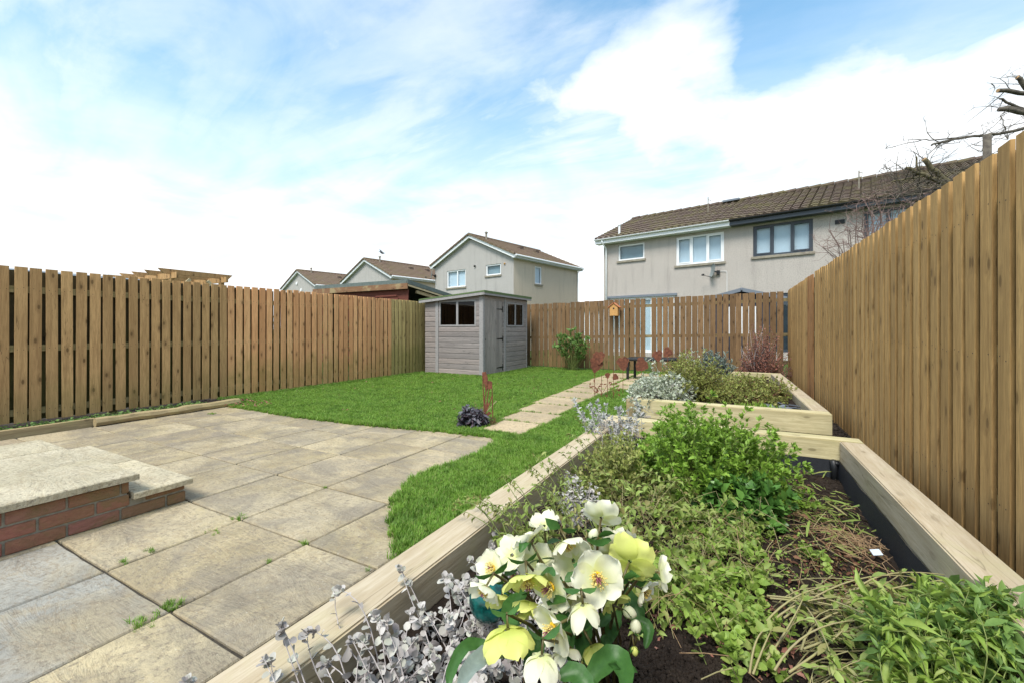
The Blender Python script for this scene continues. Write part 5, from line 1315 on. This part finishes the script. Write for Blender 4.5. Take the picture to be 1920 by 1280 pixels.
# --- bottom right: long pale stems and wilted leaves -------------------------
pn = thing('wilted_plant', 'big wilted plant with long pale bare stems at the bottom right of the near bed', 'plant', (.42, 1.35, .05))
feet, tips = [], []
for i in range(190):
    x = rng.uniform(1440, 1930); y = rng.uniform(1120, 1300) if x > 1540 else rng.uniform(1170, 1300)
    t_ = gp(x, y, .10 + rng.uniform(0, .10)); l = rng.uniform(.15, .5); a = rng.normal(3.4, .5)
    tx, ty = t_.x, t_.y; fx, fy = tx + math.cos(a) * l * .8, ty + math.sin(a) * l * .4; 
    if tx > .60: tx = .58 + random.uniform(0, .04)
    if fx < .10: continue
    feet.append((fx, fy, soil_z(min(.6, max(-.9, fx)), fy) + random.uniform(0, .04))); tips.append((tx, ty, max(soil_z(min(.6, tx), ty) + .02, t_.z)))
shrub(pn, feet, tips, 'lf_wilt', 'st_pale', T_OV, 9, .040, t0=.35, tang=.6, rad=.6, up=-.25, arch=.07, stem_r=.0024, tipn=5, wid=.75, jit=.35)
feet, tips = [], []
for (pts) in [[(1480, 1160), (1700, 1075)], [(1440, 1120), (1640, 1150)], [(1500, 1210), (1740, 1130)], [(1540, 1150), (1870, 1190)], [(1590, 1180), (1790, 1260)], [(1450, 1165), (1580, 1110)], [(1480, 1100), (1560, 1240)], [(1410, 1260), (1450, 1180)], [(1470, 1260), (1620, 1150)], [(1440, 1240), (1520, 1130)], [(1500, 1120), (1740, 1230)], [(1600, 1120), (1800, 1085)]]:
    a, b = gp(*pts[0], .13), gp(*pts[1], .20)
    for k in range(2): feet.append((a.x + random.gauss(0, .01), a.y + random.gauss(0, .01), a.z)); tips.append((b.x + random.gauss(0, .015), b.y + random.gauss(0, .015), b.z))
shrub(pn, feet, tips, 'lf_wilt', 'st_pale', T_OV, 4, .045, t0=.7, tang=.6, rad=.6, up=-.4, arch=.04, stem_r=.0038, tipn=5, wid=.7, sides=6, seg=9)
pg2 = thing('green_shrub', 'leafy green clump overhanging the right sleeper in the bottom right corner', 'shrub', (.62, 1.55, .1))
feet, tips = [], []
for i in range(190):
    x = rng.uniform(1630, 1925); y0 = 1092 + (0 if x > 1700 else 30); y = y0 + abs(rng.normal(0, 100)); zt = .37 - .12 * (y - y0) / 180 - abs(rng.normal(0, .05)); d = FPX * (EYE - zt) / (y - HOR); t_ = dp(x, y, d)
    tips.append(tuple(t_)); feet.append((.48 + random.gauss(0, .07), t_.y + random.gauss(0, .10), .06))
shrub(pg2, feet[:90], tips[:90], 'lf_mid', 'st_green', T_OV, 8, .052, t0=.35, tang=.35, rad=.8, up=-.25, arch=.07, stem_r=.0026, tipn=6, tip_size=.045, wid=.58, jit=.4)
shrub(pg2, feet[90:], tips[90:], 'lf_yellow', 'st_green', T_CURL, 9, .06, t0=.3, tang=.35, rad=.7, up=-.6, arch=.09, stem_r=.0024, tipn=5, tip_size=.05, wid=.55, jit=.35, nm='wilted_foliage')
sc = thing('small_clump', 'small glossy leaved clump at the edge of the mound by the bare soil', 'plant', (.22, 2.95, .06))
c_ = gp(1440, 925, .10); f_, t_ = dome((c_.x, c_.y, .05), .13, .10, .10, 34, .3); shrub(sc, f_, t_, 'lf_dark', 'st_green', T_RD, 4, .055, t0=.4, tang=.4, rad=.9, up=.3, arch=.02, stem_r=.003, tipn=6, wid=.7)
sd = thing('seedling', 'pale young seedling leaves by the black liner at the far end of the soil', 'seedling', tuple(gp(1470, 872, .04)))
c_ = gp(1470, 876, .04); f_, t_ = dome((c_.x, c_.y, .02), .03, .03, .07, 6, .2); shrub(sd, f_, t_, 'lf_yellow', 'st_green', T_OV, 3, .04, t0=.5)
for i, (x, y, lb) in enumerate(((1510, 1050, 'young seedling with two drooping leaves right of the mint'), (1545, 1068, 'tiny bright rosette seedling on the bare soil'), (1500, 960, 'small green seedling in the bare soil near the black liner'))):
    c_ = gp(x, y, .04); o = thing('seedling', lb, 'seedling', (c_.x, c_.y, .03)); f_, t_ = dome((c_.x, c_.y, soil_z(c_.x, c_.y)), .04, .04, .04, 9, .2); shrub(o, f_, t_, 'lf_yellow', 'st_green', T_RD, 3, .022, t0=.5, tipn=3)

# --- far bed -----------------------------------------------------------------
s1 = thing('silver_plant', 'bright silver shrub spilling over the front left corner of the far bed', 'plant', (-.9, 5.6, .2))
f_, t_ = dome((-.92, 5.70, .20), .42, .60, .34, 330, .45, low=.0); t_[:, 0] = np.minimum(t_[:, 0], -.5 + rng.normal(0, .08, len(t_)))
shrub(s1, f_, t_, 'lf_pale', 'st_lilac', T_SM, 11, .040, t0=.35, tang=.5, rad=.8, up=.1, arch=.05, stem_r=.003, tipn=9, tip_size=.045, wid=1.1, jit=.35)
f_, t_ = [], []
for (x, y, d) in ((1302, 655, 6.3), (1293, 668, 6.3), (1282, 660, 6.5), (1240, 678, 6.2), (1215, 672, 6.2), (1268, 700, 5.5), (1187, 760, 4.75), (1185, 775, 4.75), (1190, 785, 4.75), (1180, 745, 4.9)):
    for k in range(3): p = dp(x + random.gauss(0, 4), y + random.gauss(0, 4), d); t_.append(tuple(p)); f_.append((p.x * .9 + .05, p.y + .1, p.z * .3 + .1))
shrub(s1, f_, t_, 'lf_pale', 'st_lilac', T_SM, 12, .038, t0=.4, tang=.5, rad=.7, up=0, arch=.02, stem_r=.003, tipn=6, wid=1.1)
s2 = thing('olive_shrub', 'rounded olive green shrub in the middle of the far bed', 'shrub', (-.55, 6.6, .2))
f_, t_ = dome((-.60, 6.35, .18), .50, .80, .58, 680, .35, low=.0); shrub(s2, f_, t_, 'lf_olive', 'st_brown', T_SM, 18, .030, t0=.25, tang=.5, rad=.8, up=.2, arch=.04, stem_r=.003, tipn=7, tip_size=.032, jit=.35, wid=1.2)
s3 = thing('russet_groundcover', 'low brown and green twiggy ground cover filling the right of the far bed', 'shrub', (.15, 6.9, .2))
f_, t_ = dome((.13, 6.75, .18), .50, 1.25, .29, 560, .5, low=.0); shrub(s3, f_, t_, 'lf_olive', 'st_brown', T_SM, 12, .034, t0=.3, tang=.5, rad=.8, up=.2, arch=.03, stem_r=.0028, tipn=7, jit=.4, wid=1.2)
f_, t_ = dome((.15, 6.65, .18), .46, 1.1, .26, 220, .5, low=.0); shrub(s3, f_, t_, 'lf_brown', None, T_SM, 12, .026, t0=.2, tang=.5, rad=.8, up=.1, arch=.03, jit=.4)
s4 = thing('lavender', 'grey green lavender bush at the back of the far bed', 'shrub', (-.55, 8.3, .2))
f_, t_ = dome((-.42, 8.35, .20), .33, .33, .52, 260, .3, low=.0); shrub(s4, f_, t_, 'lf_grey', 'st_brown', T_LN, 14, .055, t0=.3, tang=.8, rad=.6, up=.3, arch=.02, stem_r=.003, tipn=7, wid=1.6)
s5 = thing('grass_tuft', 'bright green grass tuft by the front sleeper of the far bed', 'grass tuft', (.25, 5.5, .2))
f_, t_ = dome((.18, 5.45, .19), .26, .12, .06, 130, .8); shrub(s5, f_, t_, 'lf_mound', None, T_LN, 5, .06, t0=.0, tang=.5, rad=.6, up=.7, arch=.0, wid=.7)
q = MB()
for i in range(16):
    c = Vector((rng.uniform(.28, .6), rng.uniform(5.32, 6.0), .23)); a = rng.uniform(0, 3); q.obox(c, Vector((math.cos(a), math.sin(a), rng.normal(0, .2))) * rng.uniform(.03, .07), Vector((-math.sin(a), math.cos(a), rng.normal(0, .3))) * .03, Vector((0, 0, .006)))
q.build('slate_chips', M['lintel'], kind='stuff')
# --- around the lawn -----------------------------------------------------------
eu = thing('dark_spurge', 'purple black whorled spurge at the corner of the patio and lawn', 'plant', (-2.72, 4.05, 0))
f_, t_ = dome((-2.72, 4.12, .0), .18, .17, .23, 42, .35, low=.1); shrub(eu, f_, t_, 'lf_purple', 'st_brown', T_LN, 14, .075, t0=.35, tang=.1, rad=1.0, up=-.15, arch=.02, stem_r=.004, tipn=14, tip_size=.05, wid=1.9, jit=.15)
f_, t_ = dome((-2.60, 4.25, .0), .12, .12, .10, 30, .35); shrub(eu, f_, t_, 'lf_brown', 'st_straw', T_LN, 5, .05, t0=.2, tang=.6, rad=.8, up=.1, arch=.02, stem_r=.002)
f_, t_ = dome((-2.80, 4.45, .0), .10, .08, .36, 14, .2); shrub(eu, f_, t_, 'lf_russet', 'st_straw', T_SM, 6, .015, t0=.5, arch=.02, stem_r=.0018)
la = thing('laurel_shrub', 'upright glossy green shrub against the back fence', 'shrub', (-4.1, 11.05, 0))
f_, t_ = [], []
for (x, y) in ((1045, 628), (1052, 640), (1062, 630), (1072, 622), (1085, 628), (1092, 640), (1100, 632), (1078, 645), (1065, 650), (1055, 655), (1088, 655), (1097, 660), (1070, 638), (1048, 648), (1098, 650), (1084, 640), (1060, 662), (1090, 668)):
    for k in range(4): p = dp(x + random.gauss(0, 2.5), y + random.gauss(0, 3), 11.5 + random.gauss(0, .15)); t_.append(tuple(p)); f_.append((-4.05 + random.gauss(0, .05), 11.05 + random.gauss(0, .05), 0))
f_, t_ = np.array(f_), np.array(t_); t_[:, 1] = np.minimum(t_[:, 1], 11.38)
shrub(la, f_, t_, 'lf_mid', 'st_green', T_OV, 5, .10, t0=.7, tang=.6, rad=.7, up=.3, arch=.0, stem_r=.007, tipn=9, tip_size=.12, wid=.8)
rb = thing('russet_bush', 'bare twiggy bush with russet dead leaves in front of the back fence', 'bush', (.35, 10.6, 0))
f_, t_ = dome((.42, 10.55, .0), .62, .45, 1.22, 240, .10, low=.15); k_ = np.exp(-((t_[:, 0] - .42) / .45) ** 2); t_[:, 2] *= (.45 + .55 * k_)
shrub(rb, f_, t_, 'lf_russet', 'twig_red', T_CURL, 18, .042, t0=.3, tang=.4, rad=.8, up=0, arch=.0, stem_r=.005, tipn=0, jit=.5)
f_, t_ = dome((.30, 10.6, .0), .45, .3, 1.25, 24, .1, low=.4); shrub(rb, f_, t_, 'lf_silver', 'st_lilac', T_SM, 2, .02, t0=.6, stem_r=.007)

# --- trees behind the right fence -----------------------------------------------
def branch(q, a, b, r0, r1, wob=.06, n=7, sides=6):
    a, b = Vector(a), Vector(b); L_ = (b - a).length; pts = []
    for i in range(n + 1):
        t = i / n; p = a.lerp(b, t); s = math.sin(math.pi * t) * wob * L_; pts.append(p + Vector((noise.noise((p.x * 3, p.z, 1)), noise.noise((p.y * 3, p.z, 4)), noise.noise((p.x, p.y * 3, 7)))) * s * 2)
    q.tube(pts, [r0 + (r1 - r0) * i / n for i in range(n + 1)], sides); return pts
def twigs(q, pts, n, L_, r, up=.4, sub=2):
    for _ in range(n):
        k = random.randrange(1, len(pts)); p = pts[k]; d = Vector((random.gauss(0, 1), random.gauss(0, .6), random.gauss(up, .7))).normalized()
        l = L_ * random.uniform(.4, 1.2); e = p + d * l; pp = branch(q, p, e, r, r * .35, .2, 4, 4)
        if sub: twigs(q, pp, random.randint(1, 3), l * .5, r * .55, up, sub - 1)
TD = 3.55
tr = thing('pruned_tree', 'pruned bare tree with sawn limbs rising above the near end of the right fence', 'tree', (3.1, 3.6, 0))
def tp(x, y, d=TD): return dp(x, y, d)
q = MB(); trunk = branch(q, (3.15, 3.7, 0), tp(1960, 215), .09, .06, .05, 8, 10); q.build('trunk', M['bark'], tr, smooth=True)
q = MB(); tw = MB(); ct = MB(); LS = .72
def limb(pts, r0, r1, cut=False, tw_n=3, L_=.25):
    P_ = [tp(*p) for p in pts]; ss = []; r0 *= LS; r1 *= LS
    for i in range(len(P_) - 1): ss += [P_[i].lerp(P_[i + 1], t) for t in (0, .25, .5, .75)]
    ss.append(P_[-1]); ss = [p + Vector((noise.noise((i * .6, r0 * 90, 0)), 0, noise.noise((0, i * .6, r0 * 70)))) * .012 for i, p in enumerate(ss)]
    q.tube(ss, [r0 + (r1 - r0) * i / (len(ss) - 1) for i in range(len(ss))], 8)
    twigs(tw, ss, tw_n, L_, .0038, .15, 2)
    if cut: d = (ss[-1] - ss[-2]).normalized(); ct.tube([ss[-1] - d * .002, ss[-1] + d * .003], r1 * .93, 10)
limb([(1970, 235), (1925, 212), (1873, 204, TD), ], .030, .026, False, 3, .3)
limb([(1955, 175), (1925, 165), (1907, 144)], .030, .022, True, 2, .2)
limb([(1970, 170), (1925, 176), (1872, 169)], .026, .022, True, 4, .3)
limb([(1950, 225), (1915, 205), (1893, 194), (1876, 185)], .020, .010, False, 5, .22)
limb([(1960, 205), (1925, 208), (1878, 203)], .028, .022, True, 3, .2)
limb([(1960, 235), (1920, 242), (1880, 250), (1850, 254), (1800, 259), (1765, 268), (1747, 272)], .020, .010, False, 10, .22)
limb([(1800, 259), (1770, 262), (1735, 262), (1700, 270), (1663, 278)], .009, .002, False, 5, .12)
limb([(1765, 268), (1752, 280), (1738, 291)], .006, .003, False, 1, .1)
limb([(1885, 245), (1880, 225), (1876, 215)], .006, .003, False, 3, .12)
limb([(1925, 160), (1890, 158), (1850, 155)], .004, .0015, False, 2, .1)
twigs(tw, [tp(x, y) for x, y in ((1860, 262), (1850, 275), (1870, 285), (1840, 285), (1890, 262), (1900, 250), (1880, 290))], 14, .16, .003, .3, 2)
q.build('limb', M['bark'], tr, smooth=True); tw.build('twig', M['bark'], tr); ct.build('cut_end', M['cut'], tr)
tr2 = thing('sawn_trunk', 'upright grey sawn off stem standing just behind the right fence', 'tree stump', (2.4, 3.4, 0))
q = MB(); a = dp(1851, 253, 3.35); b = Vector((a.x, a.y, 0)); q.tube([b, b.lerp(a, .5), a], [.03, .027, .025], 10); q.build('trunk', M['bark'], tr2, smooth=True)
tr3 = thing('pruned_shrub', 'thick olive sawn branches and twigs leaning over the middle of the right fence', 'tree', (2.3, 4.6, 0))
q = MB(); tw = MB(); ct = MB(); TD = 4.3; LS = .5
q.tube([Vector((2.45, 4.6, 0)), tp(1800, 400), tp(1785, 352)], [.05, .04, .03], 10)
limb([(1785, 350), (1768, 335), (1750, 318), (1732, 298)], .046, .036, True, 3, .2); limb([(1780, 348), (1750, 336), (1725, 325), (1700, 315)], .036, .030, False, 6, .2)
limb([(1740, 332), (1724, 322), (1718, 305), (1717, 295)], .018, .012, False, 4, .16); limb([(1770, 340), (1735, 330), (1705, 335), (1672, 342)], .022, .010, False, 10, .3)
twigs(tw, [tp(x, y) for x, y in ((1700, 350), (1690, 360), (1720, 350), (1740, 345), (1680, 370), (1760, 345), (1730, 360), (1790, 335), (1800, 320), (1820, 310))], 46, .30, .0045, .25, 2)
q.build('limb', M['bark_green'], tr3, smooth=True); tw.build('twig', M['bark'], tr3); ct.build('cut_end', M['cut'], tr3)
tb = thing('twiggy_bush', 'leafless reddish twiggy bush rising behind the far part of the right fence', 'bush', (2.0, 6.5, 0))
tw = MB(); base = dp(1640, 520, 6.6)
for i in range(44):
    x, y = random.uniform(1530, 1730), random.uniform(360, 430)
    if x < 1600: y = random.uniform(395, 480)
    e = dp(x, y, 6.3 + random.uniform(-.5, .5)); b = Vector((base.x + random.gauss(0, .12) + .35, base.y + random.gauss(0, .1), .8)); pp = branch(tw, b, e, .013, .004, .10, 7, 5); twigs(tw, pp[3:], 9, .30, .0042, .3, 2)
tw.build('twig', M['twig_red'], tb); q = MB()
for i in range(4): branch(q, (base.x + .35 + random.gauss(0, .08), base.y + random.gauss(0, .08), 0), (base.x + .3 + random.gauss(0, .12), base.y, 1.7), .03, .018, .06, 6, 8)
q.build('trunk', M['bark'], tb)
# distant hedge and bare tree tops beyond the left fence
hd = thing('hedge', 'dark green hedge glimpsed through the left fence boards', 'hedge', (-9.6, 6, 0))
n_ = 5000; P_ = np.stack([rng.uniform(-9.9, -9.3, n_), rng.uniform(3.2, 9, n_), rng.uniform(0, 1.45, n_)], 1); q = MB(); q.inst(T_SM[0], T_SM[1], P_, frames(rng.normal(0, 1, (n_, 3)), rng.normal(0, 1, (n_, 3))), rng.uniform(.05, .09, n_)); q.build('foliage', M['lf_mid'], hd)
tw = MB()
for i in range(26): p = dp(random.uniform(420, 470), 545, 22); branch(tw, p - Vector((0, 0, 1)), p + Vector((random.gauss(0, .3), 0, random.uniform(.2, .75))), .02, .006, .1, 4, 4)
tt = thing('bare_treetop', 'faint bare twigs of a distant tree above the left fence', 'tree', tuple(dp(445, 560, 22))); tt.location.z = 0
q = MB(); c = dp(445, 560, 22); q.tube([(c.x, c.y, 0), (c.x, c.y, c.z)], [.15, .08], 8); q.build('trunk', M['bark'], tt); tw.build('twig', M['twig_red'], tt)

# ------------------------------------------------------------------ litter, clods
def scatter(name, mt, n, fn, tmpl, smin, smax, flat=.5, wid=1.0):
    P_, D, U, S = [], [], [], []
    while len(P_) < n:
        p = fn()
        if p is None: continue
        P_.append(p); a = random.uniform(0, 6.28); D.append((math.cos(a), math.sin(a), random.gauss(0, .25))); U.append((random.gauss(0, flat), random.gauss(0, flat), 1)); S.append(random.uniform(smin, smax))
    q = MB(); S = np.array(S); q.inst(tmpl[0], tmpl[1], np.array(P_), frames(np.array(D), np.array(U)), np.stack([S * wid, S, S], 1)); return q.build(name, M[mt], kind='stuff', smooth=True)
def onbed(cx, cy, sx, sy, h=.004):
    def f():
        x, y = random.gauss(cx, sx), random.gauss(cy, sy)
        if -.90 < x < .63 and -.5 < y < 3.85: return (x, y, soil_z(x, y) + h + random.random() * .008)
    return f
def anyb(): 
    x, y = random.uniform(-.9, .63), random.uniform(.6, 3.85); return (x, y, soil_z(x, y) + .002)
scatter('dead_leaves', 'lf_brown', 420, onbed(.42, 2.35, .12, .30), T_CURL, .018, .05)
scatter('dead_leaves_middle', 'lf_brown', 500, anyb, T_CURL, .012, .035)
scatter('dead_leaves_mint', 'lf_russet', 320, onbed(-.05, 1.72, .14, .14), T_CURL, .018, .04)
scatter('tiny_weeds', 'lf_yellow', 1200, onbed(.30, 2.4, .18, .50, .003), T_RD, .006, .014)
scatter('grassy_weeds', 'lf_wilt', 200, onbed(.42, 3.15, .12, .28, .01), T_LN, .05, .13, 1.2, .6)
ICO = (np.array([(0, 0, 1), (.89, 0, .45), (.28, .85, .45), (-.72, .53, .45), (-.72, -.53, .45), (.28, -.85, .45), (.72, .53, -.45), (-.28, .85, -.45), (-.89, 0, -.45), (-.28, -.85, -.45), (.72, -.53, -.45), (0, 0, -1)]) * .5,
       [(0, 1, 2), (0, 2, 3), (0, 3, 4), (0, 4, 5), (0, 5, 1), (1, 6, 2), (2, 7, 3), (3, 8, 4), (4, 9, 5), (5, 10, 1), (6, 7, 2), (7, 8, 3), (8, 9, 4), (9, 10, 5), (10, 6, 1), (6, 11, 7), (7, 11, 8), (8, 11, 9), (9, 11, 10), (10, 11, 6)])
scatter('soil_clods', 'soil', 14000, anyb, ICO, .004, .017, 1.5, 1.2)
scatter('soil_clods_mound', 'soil', 5000, onbed(-.17, 1.32, .11, .12), ICO, .004, .015, 1.5, 1.2)
scatter('gravel_stones', 'gravel', 9000, lambda: random.choice([lambda: (random.uniform(.80, 1.0), random.uniform(1.5, 11), .025), lambda: (random.uniform(-7.2, -6.72), random.uniform(0, 3.9), .025), lambda: (random.uniform(-1.5, 1.0), random.uniform(9.4, 11.4), .02)])(), ICO, .008, .025, 1.5, 1.2)
scatter('fence_foot_weeds', 'lf_mid', 1400, lambda: (random.uniform(-7.15, -6.74), random.uniform(.8, 3.4), random.uniform(.02, .06)), T_OV, .02, .05, 1.0)
q = MB()
def straw(cx, cy, sx, sy, n, l0, l1, r, ang=None, h=.03):
    for _ in range(n):
        x, y = random.gauss(cx, sx), random.gauss(cy, sy); a = random.uniform(0, 6.28) if ang is None else random.gauss(*ang); l = random.uniform(l0, l1); dx, dy = math.cos(a) * l / 2, math.sin(a) * l / 2
        cl = lambda v, lo, hi: max(lo, min(hi, v)); z0, z1 = soil_z(cl(x - dx, -.9, .62), y - dy), soil_z(cl(x + dx, -.9, .62), y + dy)
        A_, B_ = Vector((cl(x - dx, -.9, .64), y - dy, z0 + random.uniform(0, h))), Vector((cl(x + dx, -.9, .64), y + dy, z1 + random.uniform(0, h))); m_ = (A_ + B_) / 2 + Vector((random.gauss(0, .02), random.gauss(0, .02), random.uniform(0, h)))
        q.tube([A_, (A_ + m_) / 2 + Vector((0, 0, .004)), m_, (m_ + B_) / 2, B_], [r, r, r * .9, r * .8, r * .5], 4, cap=False)
straw(.47, 2.72, .07, .10, 80, .06, .26, .0016, None, .04); straw(.42, 3.1, .11, .28, 60, .05, .22, .0012, None, .02); straw(.3, 2.4, .2, .3, 45, .04, .15, .0010)
straw(-.3, 2.0, .3, .4, 90, .08, .3, .0012, None, .10)
q.build('dry_stems', M['st_straw'], kind='stuff')
q = MB(); straw(-.25, 2.35, .28, .45, 120, .08, .3, .0014, None, .12); straw(.45, 1.85, .10, .16, 60, .12, .4, .0016, (.3, .6), .10); q.build('pale_stems', M['st_pale'], kind='stuff')
scatter('lawn_leaves', 'lf_russet', 46, lambda: (random.uniform(-7, -2.5), random.uniform(3.9, 9.5), .055), T_CURL, .03, .06)
scatter('corner_leaves', 'lf_russet', 60, lambda: (random.gauss(-6.5, .25), random.gauss(3.72, .12), .04), T_CURL, .03, .07)

# ------------------------------------------------------------------ grass
def inside(x, y, P_):
    c = False; n = len(P_)
    for i in range(n):
        x0, y0 = P_[i]; x1, y1 = P_[i - 1]
        if (y0 > y) != (y1 > y) and x < (x1 - x0) * (y - y0) / (y1 - y0) + x0: c = not c
    return c
def m_grass():
    m, t, b = newmat('lawn blade'); oi = nd(t, 'ShaderNodeObjectInfo').outputs['Random']; pos = nd(t, 'ShaderNodeNewGeometry').outputs['Position']
    isl = nd(t, 'ShaderNodeNewGeometry').outputs['Random Per Island']
    r = mth(t, 'FRACT', mth(t, 'ADD', oi, isl)); c = ramp(t, r, [(0, (.10, .20, .026)), (.35, (.16, .32, .038)), (.7, (.24, .43, .06)), (.9, (.30, .42, .09)), (.97, (.32, .30, .12)), (1, (.36, .30, .15))])
    big = nz(t, pos, 1.1, 4, .6); c = mixc(t, ramp(t, big, [(.38, 0.0), (.65, .45)]), c, (.22, .34, .045)); c = mixc(t, ramp(t, nz(t, pos, 3.7, 4, .7), [(.48, 0.0), (.66, .55)]), c, (.05, .13, .014))
    put(t, b, base=c, rough=.5, spec=.3); tr_ = nd(t, 'ShaderNodeBsdfTranslucent', {'Color': c}); mx = nd(t, 'ShaderNodeMixShader', {0: .3, 1: b.outputs[0], 2: tr_.outputs[0]})
    t.links.new(mx.outputs[0], t.nodes['Material Output'].inputs[0]); return m
M['grass'] = m_grass()
tuft_col = bpy.data.collections.new('grass_tufts')
for k in range(7):
    V, F = [], []
    for i in range(15):
        a = random.uniform(0, 6.28); r0 = random.uniform(0, .018); x, y = r0 * math.cos(a), r0 * math.sin(a); h = random.uniform(.022, .052) ; w_ = random.uniform(.0013, .0023); l = random.uniform(.004, .030); d = random.uniform(0, 6.28); fx, fy = math.cos(d), math.sin(d); s = (-fy * w_, fx * w_); b0 = len(V)
        for (t, wf) in ((0, 1), (.5, .9), (.85, .55)):
            cx, cy, cz = x + fx * l * t * t, y + fy * l * t * t, h * t * (1 - .15 * t); V += [(cx - s[0] * wf, cy - s[1] * wf, cz), (cx + s[0] * wf, cy + s[1] * wf, cz)]
        V.append((x + fx * l * 1.15, y + fy * l * 1.15, h * .92)); F += [(b0, b0 + 1, b0 + 3, b0 + 2), (b0 + 2, b0 + 3, b0 + 5, b0 + 4), (b0 + 4, b0 + 5, b0 + 6)]
    me = bpy.data.meshes.new('tuft'); me.from_pydata(V, [], F); me.materials.append(M['grass']); tuft_col.objects.link(bpy.data.objects.new('tuft', me))
def grass_obj(name, pts, smin, smax):
    me = bpy.data.meshes.new(name); me.from_pydata(pts, [], []); o = bpy.data.objects.new(name, me); col.objects.link(o); o['kind'] = 'stuff'
    g = bpy.data.node_groups.new(name, 'GeometryNodeTree'); g.interface.new_socket('Geometry', in_out='INPUT', socket_type='NodeSocketGeometry'); g.interface.new_socket('Geometry', in_out='OUTPUT', socket_type='NodeSocketGeometry')
    gi, go = g.nodes.new('NodeGroupInput'), g.nodes.new('NodeGroupOutput'); ip = g.nodes.new('GeometryNodeInstanceOnPoints'); ci = g.nodes.new('GeometryNodeCollectionInfo')
    ci.inputs['Collection'].default_value = tuft_col; ci.inputs['Separate Children'].default_value = True; ci.inputs['Reset Children'].default_value = True
    rr = g.nodes.new('FunctionNodeRandomValue'); rr.data_type = 'FLOAT_VECTOR'; rr.inputs[0].default_value = (-.25, -.25, 0); rr.inputs[1].default_value = (.25, .25, 6.28)
    rs_ = g.nodes.new('FunctionNodeRandomValue'); rs_.data_type = 'FLOAT'; rs_.inputs[2].default_value = smin; rs_.inputs[3].default_value = smax; rs_.inputs['Seed'].default_value = 5
    ip.inputs['Pick Instance'].default_value = True; lk = g.links.new
    lk(gi.outputs[0], ip.inputs['Points']); lk(ci.outputs[0], ip.inputs['Instance']); lk(rr.outputs[0], ip.inputs['Rotation']); lk(rs_.outputs[1], ip.inputs['Scale']); lk(ip.outputs[0], go.inputs[0])
    o.modifiers.new('grass', 'NODES').node_group = g; return o
pts = []
def onpath(x, y): return any(a[0] + .01 < x < a[1] - .01 and a[2] + .01 < y < a[3] - .01 for a in path)
N_ = 150000
xs, ys, us = rng.uniform(-7.42, -1.08, N_), rng.uniform(1.35, 11.45, N_), rng.uniform(0, 1, N_)
for x, y, u_ in zip(xs, ys, us):
    if u_ > (1.0 if y < 5 else .55 if y < 7.5 else .38): continue
    if -7.1 < x < -5.4 and y > 8.62: continue
    if onpath(x, y) or not inside(x, y, LAWN): continue
    pts.append((x, y, .004 + noise.noise((x * 1.3, y * 1.3, 0)) * .008))
near = [p for p in pts if p[1] < 4.3 and p[0] > -2.3]
ex = []
for p in near: ex += [(p[0] + random.gauss(0, .015), p[1] + random.gauss(0, .015), p[2])] * 1
grass_obj('lawn_grass', pts + [e for e in ex if inside(e[0], e[1], LAWN)], .62, 1.08)
# shaggy longer edge
ed = []
for i in range(len(LAWN) - 7):
    (x0_, y0_), (x1_, y1_) = LAWN[i], LAWN[i + 1]; L_ = math.hypot(x1_ - x0_, y1_ - y0_); k = int(L_ * 130)
    for j in range(k): t = random.random(); ed.append((x0_ + (x1_ - x0_) * t + random.gauss(0, .018), y0_ + (y1_ - y0_) * t + random.gauss(0, .018), .0))
for j in range(900): y = random.uniform(1.45, 5.0); ed.append((-1.125 - abs(random.gauss(0, .03)), y, .0))
for j in range(900): x = random.uniform(-7.3, -7.12); ed.append((x, random.uniform(3.7, 8.5), .01))
for j in range(700): ed.append((random.uniform(-7.0, -5.37), 8.56 + random.gauss(0, .03), 0)); ed.append((-5.36 + abs(random.gauss(0, .03)), random.uniform(8.6, 11), 0))
for j in range(1500): a_ = random.choice(path[:11]); s = random.choice((0, 1)); ed.append((a_[s] + random.gauss(0, .012), random.uniform(a_[2], a_[3]), .0))
grass_obj('grass_edge', [e for e in ed], .65, 1.25)
wd = []
for (x, y, n, s) in ((285, 1032, 5, .010), (232, 1052, 8, .012), (316, 1136, 16, .022), (262, 1172, 10, .022), (290, 1155, 7, .03), (455, 971, 7, .03), (690, 1070, 3, .012), (340, 1128, 5, .02), (405, 998, 5, .03), (505, 1052, 4, .008), (610, 913, 5, .01), (570, 1018, 8, .015), (398, 775, 16, .04)):
    g0 = gp(x, y)
    for k in range(n): wd.append((g0.x + random.gauss(0, s), g0.y + random.gauss(0, s * .5), -.008))
grass_obj('joint_weeds', wd, .35, .75)
